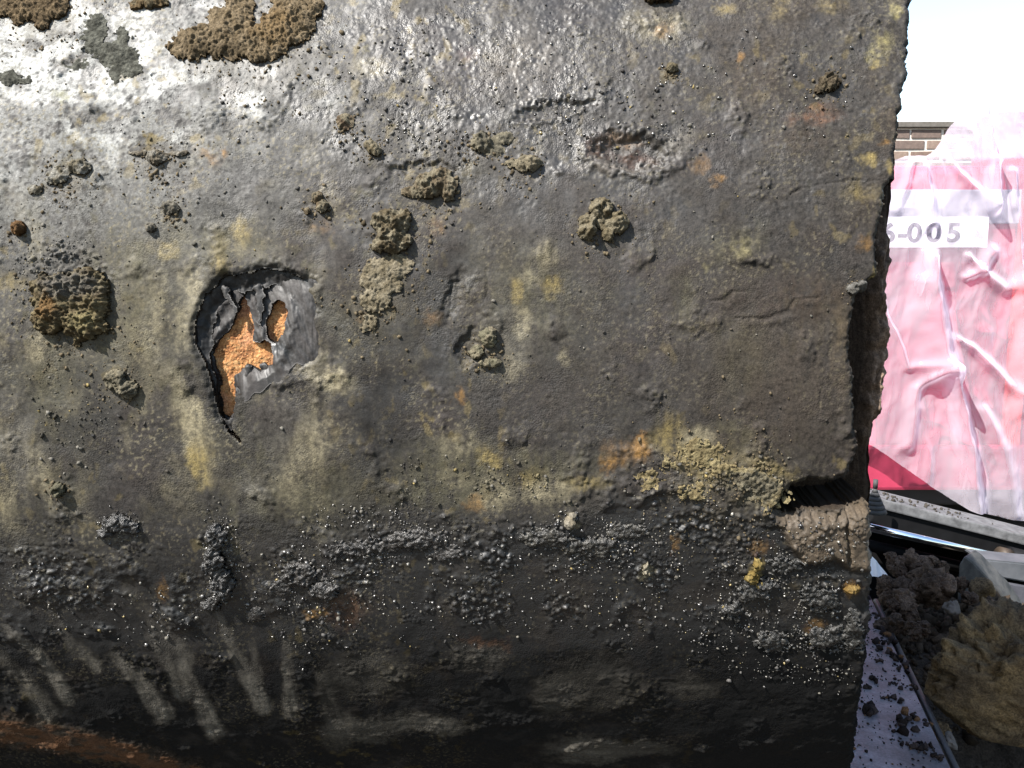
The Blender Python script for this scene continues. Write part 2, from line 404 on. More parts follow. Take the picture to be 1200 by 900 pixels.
STAINS = [   # cx, cy, rx, ry, angle, strength, colour, softness
    (210, 360, 190, 130, 0, .35, OLIVE), (330, 560, 140, 60, 0, .35, OLIVE), (60, 520, 70, 120, 0, .3, OLIVE), (600, 350, 90, 90, 0, .3, OLIVE), (560, 560, 150, 44, 4, .45, OLIVE), (900, 460, 120, 90, 0, .45, np.array([.115, .092, .072])),
    (440, 470, 44, 110, 0, .75, DARK), (500, 400, 40, 90, 0, .35, DARK), (515, 350, 50, 90, 10, .45, DARK), (700, 470, 90, 50, 0, .25, GREY), (320, 450, 40, 60, 0, .3, np.array([.12, .10, .09])),
    (225, 500, 20, 68, -16, 1., PALE), (232, 545, 12, 26, -12, .9, OCHRE), (215, 470, 10, 30, -5, .7, PALE), (345, 545, 14, 60, 6, .5, PALE), (300, 575, 30, 26, 0, .4, CLAY), (258, 300, 12, 34, 0, .55, OCHRE), (282, 282, 9, 26, 0, .7, PALE), (230, 345, 10, 40, 0, .5, PALE), (150, 300, 60, 20, 0, .35, OLIVE), (185, 345, 12, 50, 0, .4, PALE), (160, 385, 40, 14, 0, .35, PALE),
    (470, 580, 40, 12, 0, .5, OLIVE), (530, 560, 24, 16, 0, .6, PALE), (620, 560, 20, 12, 0, .6, OCHRE), (600, 585, 60, 8, 0, .45, PALE), (690, 565, 30, 10, 0, .5, OCHRE), (620, 325, 16, 14, 0, .55, PALE), (640, 300, 18, 20, 0, .4, PALE), (600, 430, 14, 20, 0, .35, PALE), (236, 540, 18, 30, -10, .6, OCHRE), (210, 455, 14, 40, 0, .5, OLIVE),
    (390, 446, 30, 17, 20, .85, PALE), (372, 515, 16, 70, 0, .45, PALE), (350, 590, 60, 26, 0, .4, OLIVE), (330, 500, 30, 60, 0, .25, CLAY),
    (262, 285, 70, 26, 0, .5, OLIVE), (283, 272, 14, 16, 0, .6, OCHRE), (222, 320, 12, 40, 0, .55, PALE), (190, 292, 20, 12, 0, .5, OCHRE),
    (140, 380, 50, 90, 0, .45, OLIVE), (60, 440, 34, 50, 0, .5, OLIVE), (45, 408, 20, 20, 0, .55, PALE), (24, 525, 30, 62, -14, .6, CLAY), (50, 560, 16, 40, -20, .5, PALE), (5, 590, 20, 40, 0, .5, PALE),
    (8, 330, 20, 14, 0, .5, OCHRE), (215, 385, 16, 30, 0, .5, PALE), (165, 410, 30, 20, 0, .4, PALE),
    (625, 345, 46, 56, 0, .4, OLIVE), (645, 334, 14, 14, 0, .7, OCHRE), (612, 377, 14, 24, 0, .7, PALE), (606, 340, 10, 16, 0, .6, OCHRE), (662, 422, 8, 14, -15, .5, PALE), (600, 400, 26, 44, 0, .3, CLAY),
    (530, 548, 80, 36, 8, .5, OLIVE), (575, 538, 16, 14, 0, .7, OCHRE), (540, 520, 30, 20, 0, .4, PALE), (522, 585, 40, 14, 0, .5, OLIVE), (580, 575, 20, 26, 0, .6, PALE), (640, 548, 44, 22, 0, .5, OLIVE), (640, 572, 36, 14, 0, .65, PALE), (560, 590, 14, 10, 0, .6, ORANGE), (690, 540, 30, 14, 0, .4, OLIVE),
    (754, 522, 9, 18, 8, .95, ORANGE), (716, 545, 22, 10, 0, .85, ORANGE), (735, 530, 30, 16, 0, .45, ORANGE), (785, 512, 22, 28, 0, .65, OCHRE), (820, 520, 22, 26, -20, .85, PALE), (822, 545, 40, 20, 20, .8, OCHRE), (845, 540, 26, 16, 0, .8, OCHRE),
    (860, 505, 34, 14, 20, .6, OLIVE), (880, 565, 56, 22, 15, .7, OLIVE), (900, 548, 34, 10, 20, .7, OCHRE), (815, 575, 24, 14, 0, .75, PALE), (895, 585, 36, 12, 0, .5, PALE), (870, 530, 30, 20, 0, .5, OLIVE),
    (884, 672, 8, 20, 15, .95, OCHRE), (893, 640, 14, 10, 0, .4, ORANGE), (998, 690, 10, 7, 0, .9, ORANGE), (955, 735, 12, 6, 0, .7, ORANGE), (668, 612, 9, 10, 0, .95, PALE), (757, 670, 6, 9, 0, .9, PALE), (790, 640, 4, 12, 0, .6, ORANGE), (540, 465, 7, 12, 0, .8, ORANGE),
    (800, 350, 18, 46, 0, .45, OLIVE), (860, 285, 50, 22, -20, .4, OLIVE), (870, 415, 40, 60, 0, .25, OLIVE),
    (1032, 58, 14, 24, 10, .65, YELLOW), (1028, 78, 12, 8, 0, .7, OCHRE), (1050, 14, 8, 8, 0, .8, YELLOW), (975, 8, 20, 12, 0, .4, OCHRE), (915, 10, 12, 14, 20, .35, OCHRE), (850, 10, 16, 8, 0, .45, OCHRE),
    (1038, 168, 12, 4, 0, .9, ORANGE), (1018, 188, 12, 10, 0, .75, OCHRE), (1035, 150, 14, 40, 0, .35, BROWN), (1043, 195, 8, 8, 0, .6, OCHRE), (840, 210, 9, 8, 0, .65, ORANGE), (820, 192, 12, 12, 0, .4, ORANGE), (866, 70, 6, 9, 0, .7, ORANGE), (880, 100, 40, 40, 20, .35, BROWN), (955, 135, 34, 12, -10, .5, RUST), (930, 165, 60, 20, -10, .3, BROWN),
    (770, 30, 40, 24, 0, .5, PALE), (775, 36, 14, 10, 0, .55, ORANGE), (615, 75, 56, 44, 0, .4, np.array([.33, .28, .22])), (430, 78, 26, 12, 0, .5, PALE), (545, 66, 14, 12, 0, .4, np.array([.4, .3, .26])), (476, 3, 8, 6, 0, .8, YELLOW), (428, 60, 6, 5, 0, .8, YELLOW),
    (1012, 285, 12, 12, 0, .5, ORANGE), (1026, 322, 7, 10, 0, .95, OCHRE), (1010, 225, 30, 14, 0, .3, OCHRE), (870, 290, 18, 14, 0, .3, YELLOW), (828, 312, 8, 8, 0, .5, YELLOW),
    (742, 184, 32, 9, 8, .95, np.array([.10, .045, .022])), (732, 164, 26, 9, 10, .75, np.array([.34, .22, .13])), (700, 172, 16, 18, 0, .35, RUST), (775, 160, 34, 20, -10, .3, DARK), (720, 197, 46, 8, 5, .55, np.array([.36, .31, .26])), (800, 165, 30, 14, -25, .4, np.array([.33, .3, .25])),
    (740, 316, 60, 24, 0, .5, PURP), (900, 350, 90, 34, -8, .5, PURP), (640, 470, 60, 40, 0, .35, PURP), (930, 420, 60, 90, 0, .3, np.array([.13, .105, .085])), (960, 350, 60, 40, 0, .35, BROWN), (985, 400, 14, 60, 0, .4, np.array([.2, .15, .09])),
    (370, 718, 14, 7, 0, .8, ORANGE), (192, 690, 7, 14, 0, .6, ORANGE), (570, 752, 30, 8, 10, .4, RUST), (405, 715, 30, 26, 0, .35, RUST), (508, 372, 12, 10, 0, .45, ORANGE), (510, 265, 14, 12, 0, .4, ORANGE), (425, 370, 10, 8, 0, .3, ORANGE), (436, 372, 6, 6, 0, .7, YELLOW), (375, 265, 16, 8, 0, .35, ORANGE), (243, 183, 16, 6, 30, .5, ORANGE), (263, 180, 5, 8, 0, .6, ORANGE), (70, 112, 16, 8, 10, .8, np.array([.3, .29, .13])), (165, 178, 16, 5, 0, .6, BROWN),
    (115, 50, 18, 34, 20, .9, DARK), (140, 62, 28, 30, -10, .85, np.array([.07, .075, .07])), (15, 95, 20, 10, 10, .85, DARK), (85, 75, 16, 6, 0, .7, BROWN), (30, 30, 24, 20, 0, .4, np.array([.25, .25, .2])), (165, 44, 8, 6, 0, .7, DARK), (245, 108, 26, 24, 0, .4, np.array([.12, .125, .12])), (60, 15, 26, 10, 0, .4, GREY), (330, 150, 26, 22, 0, .3, DARK), (400, 40, 24, 30, 0, .3, GREY),
    (440, 500, 44, 80, 0, .75, DARK), (110, 470, 44, 60, 0, .45, DARK), (105, 520, 50, 50, 0, .5, DARK), (155, 420, 16, 40, -20, .4, DARK), (505, 330, 40, 70, 15, .4, DARK), (520, 410, 36, 50, 0, .55, np.array([.07, .067, .065])), (250, 245, 30, 8, 5, .5, DARK), (700, 230, 60, 30, 0, .2, GREY), (555, 200, 26, 16, 0, .4, OLIVE),  # dark shadow drips at the left painted in with the stains
]
HALO = [(704, 264, 34), (462, 275, 36), (508, 222, 38), (617, 194, 26), (90, 372, 58), (146, 454, 26), (374, 242, 20), (187, 187, 30), (571, 412, 28), (75, 205, 32), (295, 60, 80), (52, 20, 50), (437, 176, 16), (405, 147, 16),
        (570, 170, 28), (445, 345, 44), (970, 102, 22), (787, 84, 14), (23, 272, 14), (200, 248, 18), (850, 560, 80), (1004, 340, 16), (70, 576, 14)]
STAINS += [(x_, y_, r_, r_ * .8, 0, .42, np.array([.17, .14, .095])) for x_, y_, r_ in HALO]      # earth rubbed off round each clod
LIT_STREAKS = [   # finger-like sunlit streaks painted in clay colour: polyline, half width, strength
    ([(8, 735), (45, 765), (80, 818)], 9, .7), ([(0, 770), (30, 800), (55, 835)], 12, .6), ([(130, 768), (160, 795), (192, 836)], 11, .95), ([(175, 745), (205, 790), (213, 812)], 10, .7), ([(215, 780), (232, 815), (250, 856)], 11, .95),
    ([(255, 720), (285, 785), (308, 828)], 10, .8), ([(296, 755), (303, 800), (306, 826)], 8, .7), ([(335, 750), (338, 800), (340, 830)], 9, .8), ([(60, 720), (90, 760), (112, 780)], 9, .5), ([(150, 690), (190, 740), (215, 775)], 13, .35), ([(375, 790), (392, 845), (396, 865)], 16, .35)]
WASH = [(420, 855, 50, 16, 4, .75), (500, 848, 60, 13, 3, .75), (430, 790, 60, 30, 0, .35), (690, 880, 60, 17, 3, .8), (760, 876, 40, 10, 3, .55), (650, 815, 30, 30, 0, .4), (700, 800, 60, 40, 0, .25), (810, 805, 40, 14, 4, .35), (560, 770, 40, 20, 0, .3)]

def pipe_fields(u, s):
    """height (m), albedo, roughness of the coating at unrolled position (u, s)"""
    px, py = to_px(u, s)
    wx = 9 * fbm(u * 60, s * 60, 101, 3) + 5 * fbm(u * 260, s * 260, 105, 3)
    wy = 9 * fbm(u * 60, s * 60, 111, 3) + 5 * fbm(u * 260, s * 260, 115, 3)
    X, Y = px + wx, py + wy
    n_lo = fbm(u * 14, s * 14, 1, 4)
    n_md = fbm(u * 55, s * 55, 2, 4)
    n_hi = fbm(u * 260, s * 260, 3, 3, .6)
    n_vt = fbm(u * 150, s * 22, 4, 4)          # runs down the pipe
    n_hz = fbm(u * 20, s * 160, 6, 3)
    bead = domes(u * 260, s * 260, 31, .12, .62, .8) / 260
    bead2 = domes(u * 520, s * 520, 32, .15, .6, .9) / 520
    pit = domes(u * 150, s * 150, 35, .08, .35, .25) / 150
    # ---- zones
    top = ss(330, 60, Y - 0.10 * (X - 500))                            # rough glossy upper belt
    line = 598 + 40 * fbm(u * 9, s * 9 + 3, 51, 4) + np.where(px < 430, 20, 0) - 40 * np.exp(-((px - 770) / 60) ** 2) + 14 * np.exp(-((px - 560) / 50) ** 2)
    lw = np.where(px < 620, 20 + 60 * ss(620, 480, px), 20)
    low = ss(-.8, 1.0, (Y - line + 10 * n_md) / lw)                            # black tar belt
    mid = (1 - top) * (1 - low)
    # ---- height
    h = 0.0015 * n_lo + 0.00042 * n_md + 0.00014 * n_hi
    h += 0.0016 * fbm(u * 5, s * 5, 8, 2)
    rough_zone = np.clip(top * (0.35 + 1.4 * ss(-.1, .5, fbm(u * 18, s * 18, 41, 3) + .35)), 0, 1)
    h += bead * rough_zone * 0.22 + bead2 * rough_zone * 0.38
    h += bead2 * ss(.2, .5, fbm(u * 30, s * 30, 44, 2)) * 0.4
    h += 0.0006 * rough_zone * fbm(u * 110, s * 110, 45, 3)
    h -= pit * mid * 0.2
    # black tar belt: pulled horizontal ridges and bead crumbs
    crum = ss(.12, .5, fbm(u * 22, s * 28, 47, 3) + .30 * np.exp(-((py - 640) / 45) ** 2))
    h += low * (0.0003 * n_hz * ss(720, 660, py) + crum * (bead * 1.0 + bead2 * 1.0) * ss(830, 720, py) + 0.0013 * crum * fbm(u * 90, s * 120, 48, 3))
    # crusty scab edge between belts, standing proud
    sc = ss(.25, .6, fbm(u * 26, s * 26, 55, 4) + 0.75 * np.exp(-((py - 560) / 34) ** 2) * ss(640, 730, px) * ss(950, 900, px) + .3 * np.exp(-((Y - line) / 16) ** 2) * ss(600, 680, px))
    h += 0.0022 * sc * (0.6 + 0.7 * n_md) + sc * bead * .5
    lip = np.exp(-((Y - line - 4) / 7) ** 2)
    h += 0.0014 * lip * ss(600, 680, px) * ss(-.2, .3, n_md + .1)
    # shallow scabbed hollow with rusty floor
    cr = blob(X, Y, (742, 178, 52, 24, 6))
    h += -0.0045 * ss(1.0, .55, cr) + 0.0022 * np.exp(-((cr - 1.12) / .16) ** 2)
    cr2 = blob(X, Y, (650, 128, 50, 10, -10)); h += -0.002 * ss(1.1, .6, cr2) + .0012 * np.exp(-((cr2 - 1.2) / .2) ** 2)
    cr3 = blob(X, Y, (490, 198, 50, 7, 2)); h -= 0.0025 * ss(1.1, .6, cr3)
    cr4 = blob(X, Y, (548, 410, 16, 24, 20)); h -= 0.0035 * ss(1.1, .5, cr4)
    cr5 = blob(X, Y, (530, 350, 10, 40, 20)); h -= 0.0022 * ss(1.2, .5, cr5)
    # left rough patch under the white
    rp = ss(1.1, .5, blob(X, Y, (75, 315, 60, 34, 10)))
    h += rp * (bead * 1.3 + .001 * n_hi)
    # heaped tar at the lower left that lets long shadows run
    for (cx, cy, rx, ry, hh) in [(40, 690, 36, 16, 4.5), (105, 690, 24, 14, 4.5), (150, 665, 30, 14, 4.), (205, 725, 22, 14, 4.), (262, 690, 22, 20, 4.5), (320, 700, 24, 18, 3.5), (375, 690, 26, 18, 3.), (20, 745, 24, 10, 3.), (120, 735, 20, 9, 3.)]:
        h += hh * 0.001 * ss(1.2, .2, blob(X, Y, (cx, cy, rx, ry, 20))) * (0.6 + .8 * n_md)
    # cracks and scratches
    for pts, wd, dp in [([(925, 228), (940, 220), (955, 216), (1010, 210), (1040, 212)], 2.2, 2.0), ([(961, 478), (965, 440), (973, 392), (978, 383)], 1.6, 1.5), ([(832, 350), (850, 352), (860, 342), (875, 342)], 3.5, 2.2),
                        ([(862, 372), (895, 372), (925, 366), (930, 352), (960, 348)], 3.5, 2.2), ([(530, 330), (527, 352), (524, 380), (535, 400)], 4, 2.2), ([(570, 315), (572, 345)], 3, 1.5), ([(1000, 480), (1002, 520)], 2, 1.)]:
        d, t = dline(px + .35 * wx, py + .35 * wy, pts)
        wdd = wd * (1 - .5 * np.abs(2 * t - 1))
        wdd = wdd * np.clip(.75 + 1.2 * n_md + .6 * n_hi, .05, 1.5)
        h -= dp * 0.00042 * ss(1.2, .2, d / wdd)
        h += dp * 0.0002 * np.clip(n_md * 2, -.5, 1) * np.exp(-((d - wd * 2.2) / wd) ** 2)
    d, t = dline(px + .2 * wx, py + .2 * wy, TAIL)
    h -= 0.006 * ss(1.3, .3, d / (4.2 * (1 - t) + .9))
    # torn ridge round the gash
    g = sdf(px + .45 * wx, py + .45 * wy, GASH)
    up_right = ss(250, 330, px) * ss(400, 330, py)
    h += (0.0012 * np.exp(-((g - 6) / 6) ** 2) * (0.2 + up_right) * (1 + 2 * n_md + n_hi)) - .0022 * ss(7, 0, g)
    grv = ss(352, 362, px) * ss(384, 368, px) * ss(345, 360, py) * ss(430, 415, py)
    h += 0.0011 * grv * gn(u * 420, s * 40, 61)
    # broken mud chunk in the lower right of the coating
    ch = sdf(px + .4 * wx, py + .4 * wy, [(905, 598), (935, 606), (946, 598), (985, 602), (1020, 586), (1034, 640), (1026, 668), (1000, 668), (975, 655), (940, 662), (925, 640)])
    chk = ss(4, -6, ch)
    h += chk * (0.0035 + 0.002 * n_lo + .002 * fbm(u * 40, s * 40, 63, 3))
    d, _ = dline(px + .4 * wx, py + .4 * wy, [(996, 600), (992, 625), (994, 660)])
    h -= 0.004 * ss(3.5, .5, d) * chk
    # edges crumble near the broken end
    e = sdf(px + .55 * wx, py + .55 * wy, EDGE)
    h -= (0.004 + .012 * chk) * ss(-9 - 6 * chk, 1, e) ** 2
    h += 0.0013 * ss(-70, -20, e) * fbm(u * 60, s * 60, 66, 3)
    # ---- albedo
    c = np.empty(u.shape + (3,), np.float32)
    c[:] = GREY
    c *= (1 + .28 * n_lo + .32 * n_md + .25 * n_vt * (.4 + .6 * ss(500, 250, px)))[..., None]
    c = lerp3(c, (.14 + .26 * ss(600, 400, px)) * ss(-.05, .5, fbm(u * 11, s * 11, 71, 4)) * mid, OLIVE * .8)
    c = lerp3(c, .35 * ss(.0, .5, fbm(u * 13, s * 13, 73, 4)), PURP)
    c = lerp3(c, .5 * ss(.05, .5, fbm(u * 40, s * 24, 75, 4)) * mid * ss(520, 300, px), PALE * .7)
    c = lerp3(c, .35 * ss(-.2, .6, fbm(u * 8, s * 8, 76, 3)) * ss(700, 1000, px), BROWN)
    # sun glare painted as pale albedo, upper left
    glare = ss(1.15, .15, blob(X, Y, (60, 70, 400, 310, -8))) 
    c = lerp3(c, .75 * glare * ss(-.6, .5, n_md + n_hi * .7 + .35), WHITE * .85)
    glare_core = ss(.1, .45, fbm(u * 30, s * 34, 78, 4) + .75 * ss(1.2, .3, blob(X, Y, (70, 70, 190, 75, -4))) - .12)
    c = lerp3(c, .95 * glare_core * ss(1.5, .8, blob(X, Y, (90, 60, 280, 120, -4))), WHITE * 1.35)
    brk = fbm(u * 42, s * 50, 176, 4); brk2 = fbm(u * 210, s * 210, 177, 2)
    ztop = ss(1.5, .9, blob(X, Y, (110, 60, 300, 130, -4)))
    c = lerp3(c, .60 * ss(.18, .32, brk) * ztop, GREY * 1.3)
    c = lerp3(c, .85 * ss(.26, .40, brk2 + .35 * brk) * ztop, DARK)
    # tar belt, its falloff into shade deepened in the colour
    c = lerp3(c, low * .90, DARK * .34)
    c = lerp3(c, low * .5 * ss(.1, .5, fbm(u * 16, s * 16, 79, 3)), np.array([.055, .047, .04]))
    # tar and falling shade both darkened into the colour low down left
    c = lerp3(c, .55 * ss(560, 640, Y + .0 * X) * (1 - low), DARK)
    fl = fbm(u * 330, s * 330, 81, 3, .6); fz = fbm(u * 24, s * 24, 82, 3)
    c = lerp3(c, (.35 + .3 * ss(650, 400, px)) * ss(.18, .42, fl) * ss(-.25, .35, fz) * (1 - .6 * low), PALE * .85)
    c = lerp3(c, .7 * ss(.20, .42, -fl) * ss(-.2, .4, -fz + .1), DARK * .6)
    fl2 = fbm(u * 130, s * 95, 83, 3, .6)
    c = lerp3(c, (.25 + .3 * ss(650, 400, px)) * ss(.15, .45, fl2) * ss(-.1, .4, fbm(u * 17, s * 12, 84, 3)) * (1 - low), OLIVE * 1.1)
    c = lerp3(c, .5 * ss(.15, .45, -fl2) * ss(-.2, .4, fbm(u * 15, s * 15, 86, 3)), DARK)
    c = lerp3(c, (.3 + .3 * ss(600, 400, px)) * ss(.28, .45, fbm(u * 75, s * 60, 87, 4)) * (1 - .7 * low) * ss(-.1, .3, fbm(u * 7, s * 7, 89, 2)), OCHRE * .8)
    for st in STAINS:
        m = blob(X, Y, st[:5])
        k = ss(1.25, .35, m + .35 * n_md + .15 * n_hi) * st[5]
        k = k * (0.75 + .9 * np.clip(n_hi * .8 + n_vt, -.7, .6))
        c = lerp3(c, np.clip(k, 0, 1), st[6])
    bl = ss(1.15, .7, blob(X, Y, (590, 835, 36, 60, 0)) + .3 * n_md)
    c = lerp3(c, bl * .85, BLACK * .8)
    bl2 = ss(1.15, .7, blob(X, Y, (180, 850, 150, 40, 14)) + .3 * n_md) * .8
    c = lerp3(c, bl2, BLACK)
    c = lerp3(c, ss(700, 800, Y) * ss(790, 860, px) * .75, BLACK)
    for pts, wd, k in LIT_STREAKS:
        d, t = dline(px + .35 * wx, py + .35 * wy, pts)
        m = ss(1.25, .35, d / (wd * 1.1 * (.55 + .55 * t)) + .30 * n_hi + .25 * n_md) * k * (.42 + .55 * t) * np.clip(.85 + .7 * n_vt + .5 * n_md, 0, 1.3)
        c = lerp3(c, np.clip(m, 0, 1), CLAY * 1.3)
        h += 0.0002 * m
    for b in WASH:
        m = ss(1.2, .4, blob(X, Y, b[:5]) + .3 * n_hz) * b[5]
        c = lerp3(c, np.clip(m * (.8 + .6 * n_hz), 0, 1), CLAY * 1.0)
    # rusty clay smear at the lower left corner
    d, t = dline(px + .7 * wx, py + .7 * wy, [(-40, 848), (60, 862), (130, 878), (230, 905)])
    m = ss(1.25, .3, d / (24 - 10 * t))
    c = lerp3(c, np.clip(m * (.85 + .5 * n_hz), 0, 1), np.array([.12, .09, .065])); h += .003 * m
    m2 = ss(.35, .75, m * (.5 + .8 * fbm(u * 60, s * 90, 85, 3) + .2))
    c = lerp3(c, m2 * .6, RUST * 1.1)
    c = lerp3(c, chk * .92, np.array([.19, .145, .10]) * 1.0)
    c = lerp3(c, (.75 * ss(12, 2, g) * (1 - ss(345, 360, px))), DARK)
    # speckle of clay dust and dark pinholes
    c *= (1 + .30 * n_hi)[..., None]
    c = lerp3(c, .8 * ss(.0004, .0016, bead * rough_zone) * ss(.1, .5, fbm(u * 500, s * 500, 88, 1) + .2) * .35, np.array([.3, .29, .27]))
    c = np.clip(c * TONE, .006, .6)
    # ---- gloss
    ro = .60 + .12 * ss(740, 960, px) + .16 * n_md + .10 * n_lo - .02 * top + .10 * mid + .10 * glare
    ro = ro - .10 * low - .06 * rough_zone + .35 * ss(700, 800, Y) + .07 * ss(640, 780, px) * top
    ro = ro + .25 * np.clip(c[..., 0] - .2, 0, .4)
    ro = np.clip(ro, .22, .95)
    return h, c, ro, px, py, wx, wy

def skirts(keep, nr, nc):
    """boundary edges of a kept-face grid: pairs of vertex indices (grid flat)"""
    idx = np.arange(nr * nc).reshape(nr, nc)
    E = []
    d = keep[:, 1:] != keep[:, :-1]                        # vertical edges between face columns
    r, c = np.nonzero(d); E.append(np.stack([idx[r, c + 1], idx[r + 1, c + 1]], 1))
    d = keep[1:, :] != keep[:-1, :]
    r, c = np.nonzero(d); E.append(np.stack([idx[r + 1, c], idx[r + 1, c + 1]], 1))
    return np.concatenate(E)

def sheet(name, u, s, h, alb, ro, keep, depth, salb, mat, parent, levels=(.06, .15, .3, .5, .75, 1.0), jit=.0012, origin=PLn, extra=None):
    """height-field sheet on the pipe with real thickness at every kept edge"""
    nr, nc = u.shape
    co = cyl(u.ravel(), s.ravel(), h.ravel()) - origin
    idx = np.arange(nr * nc).reshape(nr, nc)
    f = np.stack([idx[:-1, :-1], idx[:-1, 1:], idx[1:, 1:], idx[1:, :-1]], -1)[keep]
    E = skirts(keep, nr, nc)
    bv = np.unique(E); inv = np.full(nr * nc, -1); inv[bv] = np.arange(len(bv))
    cos_, albs, ros = [co], [alb.reshape(-1, 3)], [ro.ravel()]
    faces = [f]
    ub, sb, hb, db = u.ravel()[bv], s.ravel()[bv], h.ravel()[bv], depth.ravel()[bv]
    prev = bv; base = nr * nc
    for li, lv in enumerate(levels):
        j1 = jit * gn(ub * 110 + 1.7 * li, sb * 110 + 2.3 * li, 200) * 2.4; j2 = jit * gn(ub * 110 + 2.1 * li, sb * 110 + 1.3 * li, 300) * 2.4
        cos_.append(cyl(ub + j1, sb + j2, hb - db * lv) - origin)
        a = np.tile(salb, (len(bv), 1)) * (1 + .35 * gn(ub * 200 + li * 3, sb * 200 + li * 5, 400))[:, None]
        if li == 0: a = .5 * a + .5 * alb.reshape(-1, 3)[bv]
        albs.append(np.clip(a, .005, .8)); ros.append(np.full(len(bv), .85))
        cur = base + np.arange(len(bv))
        a0, b0 = E[:, 0], E[:, 1]
        if li == 0: faces.append(np.stack([a0, b0, cur[inv[b0]], cur[inv[a0]]], 1))
        else: faces.append(np.stack([prev[inv[a0]], prev[inv[b0]], cur[inv[b0]], cur[inv[a0]]], 1))
        prev = cur; base += len(bv)
    co = np.concatenate(cos_); fa = np.concatenate(faces); al = np.concatenate(albs); rr = np.concatenate(ros)
    if extra is not None:
        ec, ef, ea, er = extra
        fa = np.concatenate([fa, ef + len(co)]); co = np.concatenate([co, ec]); al = np.concatenate([al, ea]); rr = np.concatenate([rr, er])
    # drop unused vertices
    used = np.unique(fa); mp = np.full(len(co), -1, np.int64); mp[used] = np.arange(len(used))
    me = np_mesh(name, co[used], mp[fa], True, al[used], rr[used])
    return link(name, me, mat, parent)

def build_coating():
    du, dsn = 0.00090, 0.00093
    us = np.arange(-0.50, 0.335, du); sv = np.arange(R * radians(-41), R * radians(34), dsn)
    u, s = np.meshgrid(us.astype(np.float32), sv.astype(np.float32))
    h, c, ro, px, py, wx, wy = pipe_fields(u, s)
    e = sdf(px + .55 * wx, py + .55 * wy, EDGE)
    g = sdf(px + .45 * wx, py + .45 * wy, GASH)
    dt, tt = dline(px + .2 * wx, py + .2 * wy, TAIL)
    keepv = (e < 0) & (g > 0) & (dt > 4.0 * (1 - tt) + .5)
    keep = keepv[:-1, :-1] & keepv[1:, :-1] & keepv[:-1, 1:] & keepv[1:, 1:]
    depth = np.where(px > 860, .054, .015).astype(np.float32)
    # the rest of the barrel, away from the photographed side
    eu = np.concatenate([np.linspace(-2.6, -.49, 40), np.linspace(-.46, .262, 24)])
    et = np.linspace(radians(-41) + .02, radians(-41) + .02 - 2 * pi + radians(75) - .04, 120)
    A, B = np.meshgrid(eu, et)
    hh = .002 * fbm(A * 12, B * 7, 91, 3) - .0015
    co1 = cyl(A.ravel(), (B * R).ravel(), hh.ravel()) - PLn
    i1 = np.arange(A.size).reshape(A.shape)
    f1 = np.stack([i1[:-1, :-1], i1[1:, :-1], i1[1:, 1:], i1[:-1, 1:]], -1).reshape(-1, 4)
    eu2 = np.linspace(-2.6, -.49, 60); et2 = np.linspace(radians(-41), radians(34), 50)
    A2, B2 = np.meshgrid(eu2, et2)
    co2 = cyl(A2.ravel(), (B2 * R).ravel(), (.002 * fbm(A2 * 12, B2 * 7, 91, 3) - .001).ravel()) - PLn
    i2 = np.arange(A2.size).reshape(A2.shape)
    f2 = np.stack([i2[:-1, :-1], i2[:-1, 1:], i2[1:, 1:], i2[1:, :-1]], -1).reshape(-1, 4)
    ec = np.concatenate([co1, co2]); ef = np.concatenate([f1, f2 + len(co1)])
    ea = np.tile(GREY * .7 * TONE, (len(ec), 1)); er = np.full(len(ec), .6)
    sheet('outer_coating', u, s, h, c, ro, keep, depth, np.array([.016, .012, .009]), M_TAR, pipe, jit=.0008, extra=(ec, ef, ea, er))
build_coating()

